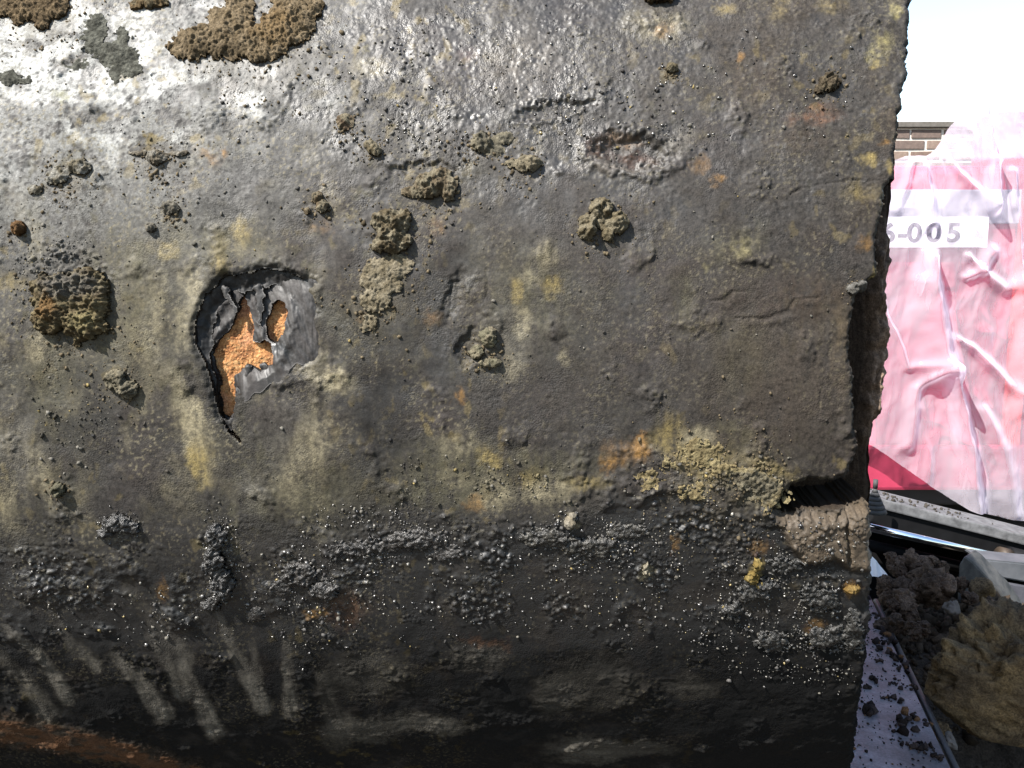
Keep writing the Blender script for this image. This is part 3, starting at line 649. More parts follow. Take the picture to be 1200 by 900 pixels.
def build_core():
    """the inner wall, laid bare at the broken right end: a tube with a bore"""
    RC = R - 0.052
    u_end = to_us(1034, 430, RC)[0]
    us = np.concatenate([np.linspace(-2.6, .05, 10), np.arange(.055, u_end + .02, .0013)])
    th = np.concatenate([np.arange(radians(-41), radians(34), .0026), np.linspace(radians(34), radians(319), 90)])
    U, T = np.meshgrid(us.astype(np.float32), th.astype(np.float32))
    KP = [(1050, 215), (1047, 235), (1044, 260), (1038, 300), (1034, 330), (1031, 400), (1027, 470), (1023, 530), (1022, 590), (1020, 640)]
    kk = [to_us(x, y, RC) for x, y in KP]
    ks = np.array([k[1] / RC for k in kk])[::-1]; ku = np.array([k[0] for k in kk])[::-1]
    endw = np.interp(T, ks, ku) + .004 * fbm(T * 9, T * 0, 92, 4) + .003 * np.sin(T * 2)
    last = us[-1]
    k = ss(u_end - .05, last, U)
    Ue = U + k * (endw - last)
    fib = gn(U * 480, T * 16, 93) + .6 * gn(U * 1000, T * 30, 94)
    hh = (-.052 + .0010 * fib + .002 * fbm(U * 30, T * 18, 95, 3)).astype(np.float32)
    tw = ss(ks[2], ks[3], T) * ss(ks[7], ks[5], T)
    hh += .020 * ss(last - .017, last - .008, U + .004 * gn(T * 60, T * 0, 196)) * tw * (.7 + .6 * fbm(T * 40, U * 200, 195, 3))  # ridge raised at the rim to make a sunlit strip
    hh -= .006 * ss(last - .006, last, U)
    co = cyl(Ue.ravel(), (T * R).ravel(), hh.ravel()) - PLn
    a = np.tile(np.array([.022, .016, .012]), (co.shape[0], 1)) * (1 + .5 * fib.ravel())[:, None]
    a = a * (1 + 4. * (ss(last - .02, last - .01, U) * tw).ravel())[:, None]  # rim strip brightened in the colour to read as sunlit
    a = np.clip(a, .008, .5)
    idx = np.arange(U.size).reshape(U.shape)
    f = np.stack([idx[:-1, :-1], idx[:-1, 1:], idx[1:, 1:], idx[1:, :-1]], -1).reshape(-1, 4)
    # end ring and bore
    ring = idx[:, -1]; n = len(ring); base = len(co)
    levels = []
    cc = [co]; aa = [a]; ff = [f]
    for (dr, duu) in ((-.056, 0), (-.075, .001), (-.11, -.002), (-.11, -.3), (-.11, -2.5)):
        cc.append(cyl(Ue[:, -1] + duu + .002 * gn(T[:, -1] * 40, T[:, -1] * 0 + dr * 90, 97), T[:, -1] * R, np.full(n, dr) + .001 * gn(T[:, -1] * 60, T[:, -1] * 0, 98)) - PLn)
        aa.append(np.tile(np.array([.04, .03, .022]), (n, 1)))
        cur = base + np.arange(n)
        prev = ring if not levels else levels[-1]
        ff.append(np.stack([prev[:-1], cur[:-1], cur[1:], prev[1:]], 1))
        levels.append(cur); base += n
    me = np_mesh('core_wall', np.concatenate(cc), np.concatenate(ff), True, np.concatenate(aa), np.full(base, .85))
    link('core_wall', me, M_CORE, pipe)
build_core()

def build_gash():
    d = .0006
    u0, s1 = to_us(215, 300); u1, s0 = to_us(385, 525)
    u, s = np.meshgrid(np.arange(u0, u1, d).astype(np.float32), np.arange(s0, s1, d).astype(np.float32))
    px, py = to_px(u, s)
    wx = 4 * fbm(u * 120, s * 120, 121, 3); wy = 4 * fbm(u * 120, s * 120, 122, 3)
    g = sdf(px, py, GASH)
    o = np.minimum(sdf(px + wx * .8, py + wy * .8, ORG1), sdf(px + wx * .8, py + wy * .8, ORG2))
    # membrane: deep at upper left, rising to the surface at right and below
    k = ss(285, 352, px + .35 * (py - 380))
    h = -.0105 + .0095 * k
    h = h + .006 * ss(425, 455, py) * ss(270, 285, px)
    fold = fbm(u * 95 + .5 * s * 95, s * 32, 123, 3, .45)
    h = h + .0016 * fold + .0007 * fbm(u * 330 + s * 100, s * 110, 128, 3)
    dd, _ = dline(px + wx, py + wy, [(238, 405), (250, 388), (268, 372), (276, 355), (272, 340)]); h = h + .0022 * np.exp(-(dd / 5) ** 2)
    dd, _ = dline(px + wx, py + wy, [(252, 362), (262, 352)]); h = h + .0018 * np.exp(-(dd / 5) ** 2)
    dd, _ = dline(px + wx, py + wy, [(293, 352), (300, 372), (303, 395)]); h = h + .0016 * np.exp(-(dd / 4) ** 2)
    dd, _ = dline(px + wx, py + wy, [(340, 352), (344, 372), (338, 400), (325, 425)]); h = h + .0014 * np.exp(-(dd / 5) ** 2)
    h = h + .0012 * ss(4, 0, o) * fold
    h = np.minimum(h, .0004)
    c = np.empty(u.shape + (3,), np.float32); c[:] = np.array([.085, .078, .075])
    c = c * (1 + 1.5 * fold + .2 * fbm(u * 300, s * 300, 125, 2))[..., None]
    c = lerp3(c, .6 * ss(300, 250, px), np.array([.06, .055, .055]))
    c = lerp3(c, .7 * ss(6, 1, np.abs(o - 8)) * ss(295, 310, px) * ss(-.4, .4, fold), np.array([.24, .23, .22]))  # fold highlights painted as paler colour beside the orange holes
    c = lerp3(c, .6 * ss(.15, .5, fbm(u * 260 + s * 60, s * 60, 171, 3)), np.array([.19, .18, .175]))
    c = lerp3(c, .7 * ss(345, 355, px) * ss(.1, .3, gn(u * 520, s * 40, 172)), np.array([.03, .028, .027]))
    c = lerp3(c, .7 * ss(0, .4, fbm(u * 60, s * 60, 127, 4)), np.array([.05, .045, .042]))
    c = np.clip(c * TONE, .006, .6)
    ro = np.full(u.shape, .62, np.float32) + .3 * fold
    kv = (g < 9) & (o > 0)
    keep = kv[:-1, :-1] & kv[1:, :-1] & kv[:-1, 1:] & kv[1:, 1:]
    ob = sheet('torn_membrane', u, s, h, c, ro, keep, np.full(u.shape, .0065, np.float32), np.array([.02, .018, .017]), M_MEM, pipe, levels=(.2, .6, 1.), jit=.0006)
    ob['label'] = 'torn grey membrane inside the gash'
    # black torn layer of wrapping left standing round the upper and left rim
    jag = 9 * fbm(u * 170, s * 170, 141, 3) + 5 * gn(u * 420, s * 120, 142)
    wid = 17 * ss(385, 330, py) * ss(372, 330, px) + 15 * ss(270, 240, px) * ss(470, 420, py) + 4
    kv = (g < 8) & (g > -wid + jag) & (o > 1.5)
    hl = -.0045 + .0018 * fbm(u * 90, s * 90, 143, 3) + .0008 * gn(u * 400, s * 110, 144) - .0035 * ss(0, -16, g)
    cl = np.empty(u.shape + (3,), np.float32); cl[:] = np.array([.030, .028, .027]); cl = np.clip(cl * (1 + 1.0 * fbm(u * 120, s * 120, 145, 3))[..., None] * TONE, .004, .3)
    keep = kv[:-1, :-1] & kv[1:, :-1] & kv[:-1, 1:] & kv[1:, 1:]
    ob = sheet('torn_wrapping', u, s, hl.astype(np.float32), cl, np.full(u.shape, .62, np.float32), keep, np.full(u.shape, .003, np.float32), np.array([.012, .011, .01]), M_MEM, pipe, levels=(.4, 1.), jit=.0005)
    ob['label'] = 'ragged black torn wrapping round the rim of the gash'
    # shreds hanging over the filling
    for pts, wd, hh in [([(262, 340), (268, 352), (272, 372)], 4.5, -.004), ([(300, 336), (303, 360), (301, 386)], 5, -.006), ([(288, 432), (290, 447), (284, 458)], 4, -.005), ([(306, 428), (312, 440), (318, 446)], 4, -.004)]:
        d_, t_ = dline(px + 1.5 * wx, py + 1.2 * wy, pts)
        kv = d_ < wd * (1.15 - .8 * t_) + 2 * gn(u * 380, s * 200, 149)
        keep = kv[:-1, :-1] & kv[1:, :-1] & kv[:-1, 1:] & kv[1:, 1:]
        hs = hh - .002 * t_ + .0016 * np.sqrt(np.clip(1 - (d_ / wd) ** 2, 0, 1)) + .0006 * fbm(u * 200, s * 120, 146, 2)
        cs_ = np.empty(u.shape + (3,), np.float32); cs_[:] = np.array([.09, .085, .082]); cs_ = np.clip(cs_ * (1 + .8 * fbm(u * 200, s * 80, 147, 2))[..., None] * TONE, .004, .3)
        sheet('shred', u, s, hs.astype(np.float32), cs_, np.full(u.shape, .6, np.float32), keep, np.full(u.shape, .0025, np.float32), np.array([.012, .011, .01]), M_MEM, pipe, levels=(.5, 1.), jit=.0004)
    # orange granular filling behind it
    gr = domes(u * 760, s * 760, 131, .25, .62, 1) / 760
    gr2 = domes(u * 330, s * 330, 132, .2, .6, .7) / 330
    h2 = -.0135 + gr * .8 + gr2 * .22 + .0012 * fbm(u * 60, s * 60, 133, 3)
    ph = _r(np.floor(u * 620).astype(np.int64), np.floor(s * 620).astype(np.int64), 7)
    c2 = np.empty(u.shape + (3,), np.float32); c2[:] = np.array([.64, .30, .12])
    c2 = lerp3(c2, .55 * ss(.4, .95, ph), np.array([.78, .50, .24]))
    c2 = lerp3(c2, .8 * ss(.35, .0, gr * 620) * ss(-.3, .4, fbm(u * 90, s * 90, 134, 2)), np.array([.20, .07, .03]))
    c2 = lerp3(c2, .45 * ss(.0, .5, fbm(u * 50, s * 50, 135, 2)), np.array([.62, .28, .17]))
    c2 = c2 * np.array([.40, .41, .42])
    kv = ((g < 9) & (o < 14))
    keep = kv[:-1, :-1] & kv[1:, :-1] & kv[:-1, 1:] & kv[1:, 1:]
    ob = sheet('rust_filling', u, s, h2, c2, np.full(u.shape, .8, np.float32), keep, np.full(u.shape, .004, np.float32), np.array([.2, .08, .04]), M_ORANGE, pipe, levels=(1.,), jit=.0003)
    ob['label'] = 'bright orange granular rust seen through the gash'
build_gash()

# ------------------------------------------------------------------ grit beads stuck in the tar
def ico(sub):
    bm = bmesh.new(); bmesh.ops.create_icosphere(bm, subdivisions=sub, radius=1)
    v = np.array([x.co[:] for x in bm.verts]); f = np.array([[q.index for q in x.verts] for x in bm.faces]); bm.free()
    return v, f
ICO1 = ico(1); ICO2 = ico(2); ICO3 = ico(3); ICO5 = ico(5)

def scatter_mesh(name, pos, rad, nrm_fn, alb, ro, mat, parent, origin, squash=.7, sub=ICO1):
    v, f = sub
    n = len(pos)
    rot = RNG.normal(size=(n, 4)); rot /= np.linalg.norm(rot, axis=1)[:, None]
    a, b, c, d = rot.T
    Rm = np.stack([np.stack([1 - 2 * (c * c + d * d), 2 * (b * c - a * d), 2 * (b * d + a * c)], -1), np.stack([2 * (b * c + a * d), 1 - 2 * (b * b + d * d), 2 * (c * d - a * b)], -1), np.stack([2 * (b * d - a * c), 2 * (c * d + a * b), 1 - 2 * (b * b + c * c)], -1)], -2)
    sh = v[None] * (1 + .36 * RNG.normal(size=(n, len(v), 1)).clip(-1.4, 1.4)) * RNG.uniform(.7, 1.2, size=(n, 1, 3))
    P = np.einsum('nij,nkj->nki', Rm, sh) * rad[:, None, None] + pos[:, None, :] - origin
    fa = (f[None] + (np.arange(n) * len(v))[:, None, None]).reshape(-1, 3)
    al = np.repeat(alb, len(v), 0); rr = np.repeat(ro, len(v))
    me = np_mesh(name, P.reshape(-1, 3), fa, True, al, rr)
    return link(name, me, mat, parent)

GRIT_ZONES = [  # cx cy rx ry n
    (560, 80, 200, 70, 800), (720, 140, 110, 50, 550), (450, 630, 90, 34, 750), (690, 630, 90, 34, 800), (520, 690, 160, 60, 600), (760, 680, 120, 60, 600), (910, 700, 90, 90, 1000), (960, 640, 60, 50, 400),
    (140, 618, 26, 18, 300), (258, 650, 18, 48, 420), (340, 680, 80, 40, 500), (190, 720, 110, 34, 300), (480, 160, 80, 30, 400), (900, 120, 120, 90, 250), (60, 310, 60, 40, 400), (90, 490, 60, 60, 300), (240, 180, 220, 90, 160),
    (830, 560, 80, 34, 600), (545, 565, 110, 26, 450), (600, 400, 560, 360, 700), (250, 120, 240, 120, 160), (880, 750, 100, 40, 400), (960, 770, 60, 40, 300), (50, 690, 60, 40, 160), (370, 730, 50, 40, 160)]
def build_grit():
    P = []
    for cx, cy, rx, ry, n in GRIT_ZONES:
        a = RNG.uniform(0, 2 * pi, n); r = np.sqrt(RNG.uniform(0, 1, n)) * (1 + .25 * RNG.normal(size=n))
        P.append(np.stack([cx + rx * r * np.cos(a), cy + ry * r * np.sin(a)], 1))
    n0 = sum(len(p) for p in P)
    for cx, cy, q in HALO:
        n = int(q * 5)
        P.append(np.stack([cx + q * .62 * RNG.normal(size=n), cy + q * .12 + q * .55 * RNG.normal(size=n)], 1))
    P = np.concatenate(P); earth = np.arange(len(P)) >= n0
    P = np.concatenate([P, earth[:, None]], 1)
    P = P[(P[:, 0] > -10) & (P[:, 0] < 1060) & (P[:, 1] > -20) & (P[:, 1] < 830)]
    e = sdf(P[:, 0], P[:, 1], EDGE); g = sdf(P[:, 0], P[:, 1], GASH)
    P = P[(e < -6) & (g > 4)]
    us = np.array([to_us(x, y) for x, y in P[:, :2]])
    # clump: keep where noise is high
    k = fbm(us[:, 0] * 45, us[:, 1] * 45, 141, 2) + RNG.normal(size=len(us)) * .22 + .3 * P[:, 2] > -.08
    us = us[k]; P = P[k]
    rad = .00034 + .00042 * RNG.exponential(.8, len(us)).clip(0, 3.2)
    h, c, ro, *_ = pipe_fields(us[:, 0].astype(np.float32), us[:, 1].astype(np.float32))
    pos = cyl(us[:, 0], us[:, 1], h + rad * .12)
    al = c.copy()
    t = RNG.uniform(size=len(us))
    al = np.where((t < .30)[:, None], np.array([.27, .25, .21]) * TONE, al)
    al = np.where(((t > .30) & (t < .42) & (P[:, 1] > 580))[:, None], np.array([.015, .014, .014]), al)
    al = np.where(((t > .42) & (t < .45))[:, None], OCHRE * TONE, al)
    low = (P[:, 1] > 600)
    al = np.where((low & (t > .6))[:, None], np.array([.04, .038, .036]), al)
    earth = P[:, 2] > .5
    al = np.where(earth[:, None], np.array([.24, .19, .12]) * TONE, al)
    al = al * RNG.uniform(.6, 1.4, (len(us), 1))
    ro = np.where((RNG.uniform(size=len(us)) < .5) & ((P[:, 1] > 590) | (P[:, 1] < 170)), .25, .75)
    ro = np.where(earth, .9, ro)
    o = scatter_mesh('grit', pos, rad, None, np.clip(al, .01, .7), ro, M_GRIT, pipe, PLn)
    o['kind'] = 'stuff'
build_grit()

# ------------------------------------------------------------------ clods and crusts stuck to the pipe (each its own thing)
def crust(name, label, cat, blobs, H, col, col2=None, crumb=170., rough=.9, seed=1, warp=5., cut=1.0, plate=.8, group=None, spots=(), tone=.9):
    bx = [b[0] for b in blobs]; by = [b[1] for b in blobs]; br = [max(b[2], b[3]) for b in blobs]
    x0 = min(x - r for x, r in zip(bx, br)) - 10; x1 = max(x + r for x, r in zip(bx, br)) + 10
    y0 = min(y - r for y, r in zip(by, br)) - 10; y1 = max(y + r for y, r in zip(by, br)) + 10
    us = [to_us(x, y) for x in (x0, x1) for y in (y0, y1)]
    d = .00068
    u, s = np.meshgrid(np.arange(min(q[0] for q in us), max(q[0] for q in us), d).astype(np.float32), np.arange(min(q[1] for q in us), max(q[1] for q in us), d).astype(np.float32))
    px, py = to_px(u, s)
    X = px + warp * (fbm(u * 110, s * 110, seed * 7 + 500, 3) + .6 * gn(u * 450, s * 450, seed * 7 + 505)); Y = py + warp * (fbm(u * 110, s * 110, seed * 7 + 510, 3) + .6 * gn(u * 450, s * 450, seed * 7 + 515))
    m = np.full(u.shape, 9., np.float32); top = np.zeros(u.shape, np.float32)
    for b in blobs:
        q = blob(X, Y, b[:5]); hb = b[5] if len(b) > 5 else 1.0
        m = np.minimum(m, q)
        top = np.maximum(top, hb * np.sqrt(np.clip(1 - np.clip(q, 0, 1) ** 2, 0, 1)) ** plate)
    base_h, bc, _, *_r2 = pipe_fields(u, s)
    cr = domes(u * crumb, s * crumb, seed + 600, .25, .7, .95); cr2 = domes(u * crumb * 2.3, s * crumb * 2.3, seed + 610, .25, .7, .95); cr3 = domes(u * crumb * 5, s * crumb * 5, seed + 620, .2, .65, .9)
    if crumb > 300: cr2 = cr2 * .6; cr3 = cr3 * .8
    lump = .62 + .24 * cr + .20 * cr2 + .13 * cr3 + .32 * fbm(u * 70, s * 70, seed + 630, 3) + .20 * fbm(u * 260, s * 260, seed + 635, 3, .65)
    h = base_h + 1.4 * H * top * lump - .0006
    c = np.empty(u.shape + (3,), np.float32); c[:] = col
    v = fbm(u * 130, s * 130, seed + 640, 3)
    if col2 is not None: c = lerp3(c, ss(-.25, .3, v), np.asarray(col2))
    for b in spots:
        c = lerp3(c, ss(1.2, .5, blob(X, Y, b[:5])) * b[5], np.asarray(b[6]))
    c = c * (1 + .5 * fbm(u * 420, s * 420, seed + 650, 2))[..., None]
    c = np.clip(c * TONE * tone, .006, .6)
    kv = m < cut
    keep = kv[:-1, :-1] & kv[1:, :-1] & kv[:-1, 1:] & kv[1:, 1:]
    cu, cs = to_us(np.mean(bx), np.mean(by))
    org = cyl(np.array([cu]), np.array([cs]), np.array([0.]))[0]
    o = sheet(name, u, s, h, c, np.full(u.shape, rough, np.float32), keep, np.full(u.shape, .003, np.float32), np.asarray(col) * .6 * TONE, M_CRUST, None, levels=(.5, 1.), jit=.0004, origin=org)
    o.location = org
    tag(o, label, cat, group)
    return o

G = 'mud clods stuck to the pipe'
TAN = (.26, .215, .135); TAN2 = (.38, .33, .23); BRN = (.15, .105, .06); BRN2 = (.25, .18, .10); DGY = (.09, .085, .078); GLD = (.30, .27, .20)
crust('mud_clod', 'lobed tan mud clod with a round hole, alone right of the pipe centre', 'mud clod', [(704, 245, 15, 13, 0, 1.0), (688, 260, 11, 9, 0, .85), (688, 272, 11, 11, 0, .95), (724, 262, 13, 14, 0, .9), (708, 262, 12, 10, 0, .55), (712, 275, 8, 9, 0, .6)], .0105, TAN, TAN2, 120, seed=1, warp=2.5, plate=.9, group=G)
crust('mud_clod', 'dark crumbly mud clod, the tallest of the pair left of centre', 'mud clod', [(455, 262, 20, 18, 0, .9), (462, 282, 22, 16, 0, 1.0), (474, 258, 9, 14, 0, .7), (446, 288, 12, 10, 0, .7)], .011, (.20, .16, .10), TAN2, 190, seed=2, warp=4, group=G)
crust('mud_clod', 'wide brown mud clod just above the tall dark crumbly clod', 'mud clod', [(503, 218, 20, 16, 0, 1.0), (526, 222, 10, 16, 0, .8), (485, 225, 14, 8, 0, .5), (515, 205, 14, 8, 0, .6)], .009, (.24, .19, .125), TAN2, 180, seed=3, warp=4, group=G)
crust('mud_clod', 'small flat tan mud clod with a tail, left of the rusty hollow', 'mud clod', [(620, 192, 17, 10, 0, 1.0), (604, 192, 14, 5, 0, .5)], .007, TAN2, (.42, .36, .25), 190, seed=4, warp=3, group=G)
crust('mud_clod', 'large rough clod of brown and ochre soil near the left edge', 'mud clod', [(70, 345, 34, 26, 0, .8), (102, 340, 26, 26, 0, .85), (60, 372, 22, 20, 0, .9), (98, 378, 26, 20, 0, 1.0), (112, 352, 18, 34, 0, .8), (92, 396, 9, 10, 0, .5), (125, 382, 8, 10, 0, .5)], .0115, (.20, .155, .09), (.32, .26, .15), 170, seed=5, warp=7, spots=[(85, 335, 40, 18, 0, .7, (.26, .25, .23)), (60, 360, 12, 20, 0, .6, (.36, .19, .07)), (102, 376, 18, 14, 0, .6, (.42, .36, .18))], group=G)
crust('mud_clod', 'small pitted clod below the large brown clod', 'mud clod', [(138, 446, 13, 15, 0, .9), (150, 456, 14, 12, 0, 1.0)], .0075, (.22, .2, .15), TAN2, 220, seed=6, warp=4, group=G)
crust('mud_clod', 'small upright brown crumb alone above and right of the gash', 'mud clod', [(373, 232, 7, 8, 0, 1.0), (378, 243, 8, 8, 0, 1.0), (361, 248, 5, 4, 0, .6)], .006, (.25, .19, .12), TAN2, 230, seed=7, warp=2.5, group=G)
crust('mud_clod', 'thin ragged crumb with side wings on the painted upper left glare', 'mud clod', [(185, 185, 13, 9, 0, 1.0), (162, 179, 12, 3.5, 0, .5), (210, 180, 14, 3.5, 0, .5)], .0065, (.28, .24, .18), (.45, .42, .36), 220, seed=8, warp=3, group=G)
crust('mud_clod', 'little tan crumb on the left end of the beaded glossy streak', 'mud clod', [(433, 170, 8, 7, 0, .8), (440, 177, 8, 7, 0, 1.0)], .0065, TAN, TAN2, 230, seed=9, warp=2.5, group=G)
crust('mud_clod', 'round rust brown pellet near the left edge', 'mud clod', [(23, 268, 9, 9, 0, 1.0)], .008, (.2, .11, .05), (.27, .16, .08), 200, seed=10, warp=2, group=G)
crust('mud_clod', 'olive crumb beside the dark torn pit below centre', 'mud clod', [(573, 395, 11, 13, 0, .9), (558, 413, 9, 9, 0, 1.0), (575, 425, 14, 6, 0, .7)], .007, (.27, .25, .17), TAN2, 190, seed=11, warp=3, group=G)
crust('mud_clod', 'faint rusty crumb between painted glare and glossy belt', 'mud clod', [(405, 144, 12, 9, 0, 1.0)], .0045, (.25, .18, .12), TAN2, 230, seed=12, warp=3.5, group=G)
crust('mud_clod', 'greyish crumb with a flat flake on its right, above the small tan clod', 'mud clod', [(564, 168, 12, 13, 0, 1.0), (588, 163, 16, 8, -15, .45), (577, 176, 16, 8, 0, .35)], .0065, (.23, .21, .16), (.36, .32, .23), 200, seed=13, warp=3.5, group=G)
crust('mud_crust', 'brown crust of earth in the top left corner', 'mud crust', [(35, 5, 40, 22, -6, 1.0), (58, 10, 28, 16, -10, .9), (50, 25, 12, 10, 0, .7), (12, 8, 14, 12, 0, .7)], .007, (.17,.125,.075), (.27,.2,.12), 330, tone=1.0, seed=14, warp=6)
crust('mud_crust', 'large brown crust of earth with a notch in its top, upper left', 'mud crust', [(228, 52, 32, 20, -12, .8), (265, 48, 34, 24, 0, .9), (305, 52, 34, 24, 0, 1.0), (338, 32, 34, 26, -20, 1.0), (362, 14, 22, 12, -15, .8), (280, 15, 20, 28, 10, .8), (345, 5, 28, 18, 0, .8), (255, 22, 12, 16, 0, .5)], .0075, (.25, .19, .115), (.36, .28, .18), 330, tone=1.0, seed=15, warp=7, spots=[(320, 35, 30, 26, 0, .5, (.34, .22, .10)), (255, 62, 40, 12, 0, .6, (.12, .09, .055))])
crust('mud_crust', 'small brown crust at the top edge between the two larger crusts', 'mud crust', [(178, 2, 22, 9, 0, 1.0), (160, 8, 10, 5, 0, .7)], .007, BRN2, (.3, .25, .16), 330, seed=16, warp=5)
crust('mud_clod', 'dark clod cut by the top edge right of centre', 'mud clod', [(772, -8, 22, 14, 0, 1.0)], .011, BRN, BRN2, 180, seed=17, warp=4, group=G)
crust('mud_clod', 'tiny round olive pellet on the lower left', 'mud clod', [(70, 573, 8, 9, 0, 1.0)], .0065, (.17, .16, .11), (.25, .23, .16), 220, seed=18, warp=2, group=G)
crust('mud_clod', 'pale grey stony lump at the edge of the broken coating', 'mud clod', [(999, 338, 8, 8, 0, 1.0), (1010, 336, 7, 7, 0, .8)], .008, (.2, .19, .17), (.28, .27, .25), 140, seed=19, warp=2, group=G)
crust('mud_clod', 'scatter of whitish crumbs joined in a patch, upper left', 'mud clod', [(70, 205, 14, 9, 0, .8), (92, 196, 15, 10, 0, 1.0), (62, 212, 7, 6, 0, .8), (42, 222, 10, 8, 0, .6)], .006, (.32, .28, .2), (.5, .48, .42), 220, seed=20, warp=5, group=G)
crust('mud_clod', 'grey crumb pair above the gash near the dark dimple', 'mud clod', [(200, 244, 11, 8, 0, 1.0), (177, 267, 7, 6, 0, .8)], .006, (.22, .2, .16), (.33, .3, .24), 220, seed=21, warp=3, group=G)
crust('mud_clod', 'dark brown lump near the top right corner of the pipe', 'mud clod', [(972, 98, 12, 11, 0, 1.0), (960, 106, 8, 6, 0, .6)], .0085, (.14, .11, .075), (.22, .18, .12), 200, seed=22, warp=4, group=G)
crust('mud_clod', 'very small olive crumb below the top edge', 'mud clod', [(787, 82, 7, 7, 0, 1.0)], .006, TAN, TAN2, 220, seed=23, warp=2.5, group=G)
crust('mud_crust', 'dark grey damp crust breaking through the painted white glare, left of the large brown crust', 'mud crust', [(112, 35, 14, 20, 20, .7), (108, 52, 13, 14, 0, .8), (142, 45, 10, 16, 20, .7), (138, 66, 24, 18, 0, 1.0), (152, 80, 14, 12, 0, .9), (133, 88, 9, 8, 0, .6), (92, 76, 18, 6, 0, .5)], .0026, (.12, .12, .10), (.24, .24, .20), 260, seed=41, warp=8)
crust('mud_crust', 'small dark grey crust at the left edge below the painted white glare', 'mud crust', [(14, 92, 16, 9, 10, 1.0), (30, 94, 8, 5, 0, .6)], .0024, (.12, .12, .10), (.24, .24, .20), 260, seed=42, warp=6)
crust('mud_crust', 'pale beige crumbly crust spreading below the tall dark clod', 'mud crust', [(448, 325, 26, 24, 0, .8), (462, 312, 22, 16, 0, .7), (440, 350, 18, 16, 0, 1.0), (436, 378, 8, 10, 0, .7), (428, 384, 6, 6, 0, .7)], .0048, (.32, .27, .18), (.44, .38, .27), 220, seed=24, warp=6)
crust('mud_clod', 'pale beige chip stuck in the black tar right of the pipe centre', 'mud clod', [(667, 611, 8, 8, 0, 1.0), (671, 603, 6, 5, 0, .8)], .006, (.42, .36, .26), (.5, .45, .36), 150, seed=51, warp=2, group=G)
crust('mud_clod', 'narrow pale upright chip in the black tar, lower right of the pale beige chip', 'mud clod', [(757, 666, 5, 9, 8, 1.0)], .006, (.40, .34, .22), (.5, .45, .34), 160, seed=52, warp=2, group=G)
crust('mud_clod', 'knobbly yellow ochre lump in the black tar below the broken notch', 'mud clod', [(886, 660, 6, 9, 10, .8), (881, 676, 9, 9, 0, 1.0), (890, 684, 6, 5, 0, .7)], .007, (.38, .27, .09), (.48, .37, .15), 190, seed=53, warp=3, group=G)
crust('mud_clod', 'small orange ochre lump close to the right edge of the black tar', 'mud clod', [(997, 690, 9, 6, 0, 1.0)], .006, (.36, .22, .07), (.45, .31, .12), 190, seed=54, warp=3, group=G)
crust('tar_lump', 'sparkling black tar cluster at the lower left', 'tar lump', [(138, 612, 18, 11, 0, 1.0), (124, 622, 10, 8, 0, .8), (155, 618, 10, 8, 0, .8)], .0062, (.06, .058, .055), (.11, .105, .10), 230, rough=.27, tone=.8, seed=25, warp=5, group='tar lumps on the pipe')
crust('tar_lump', 'tall sparkling black tar cluster under the gash', 'tar lump', [(255, 628, 13, 18, 0, .9), (252, 655, 12, 22, 0, 1.0), (262, 680, 14, 18, 0, .9), (248, 705, 12, 10, 0, .6)], .0072, (.06, .058, .055), (.12, .115, .11), 230, rough=.27, tone=.8, seed=26, warp=6, group='tar lumps on the pipe')
crust('tar_lump', 'long low tar cluster with grey beads below the pipe centre', 'tar lump', [(430, 640, 46, 10, -4, .8), (490, 632, 40, 12, 6, 1.0), (520, 648, 26, 8, 0, .6)], .0042, (.075, .07, .065), (.14, .13, .12), 230, rough=.27, tone=.8, seed=27, warp=8, group='tar lumps on the pipe')
crust('tar_lump', 'ragged tar cluster with white beads right of the pipe centre', 'tar lump', [(640, 630, 32, 12, 4, .9), (690, 640, 36, 12, 0, 1.0), (735, 622, 24, 10, 0, .7)], .0042, (.07, .066, .06), (.15, .14, .12), 230, rough=.27, tone=.8, seed=28, warp=8, group='tar lumps on the pipe')
crust('tar_lump', 'branching grey tar cluster at the lower right', 'tar lump', [(885, 690, 26, 12, -20, .9), (860, 715, 16, 12, 0, .8), (920, 660, 22, 10, 0, .7), (960, 700, 26, 16, 20, .9), (970, 745, 22, 14, 0, .8), (905, 752, 22, 10, 0, .7), (1000, 740, 12, 26, 0, .7)], .0052, (.07, .068, .064), (.13, .125, .115), 220, rough=.27, tone=.8, seed=29, warp=10, group='tar lumps on the pipe')
crust('tar_lump', 'small scattered tar cluster left of the orange stain', 'tar lump', [(350, 672, 22, 14, 0, .9), (380, 690, 18, 12, 0, .8), (330, 690, 14, 10, 0, .6), (300, 720, 14, 8, 0, .5)], .005, (.065, .062, .058), (.12, .11, .10), 230, rough=.27, tone=.8, seed=30, warp=7, group='tar lumps on the pipe')
crust('mud_crust', 'ochre scabby crust above the broken notch at the lower right', 'mud crust', [(820, 528, 26, 18, 0, .7), (845, 548, 34, 14, 20, .9), (815, 572, 20, 10, 0, .8), (890, 562, 40, 16, 20, .9), (900, 585, 30, 10, 10, .7), (762, 560, 18, 9, -10, .5), (790, 545, 14, 12, 0, .6)], .0028, (.27, .215, .115), (.40, .33, .18), 210, tone=1.15, cut=.85, seed=31, warp=17, spots=[(880, 570, 40, 22, 0, .75, (.17, .16, .13)), (850, 562, 14, 10, 0, .8, (.08, .075, .065)), (790, 555, 24, 12, 0, .6, (.10, .09, .075))])

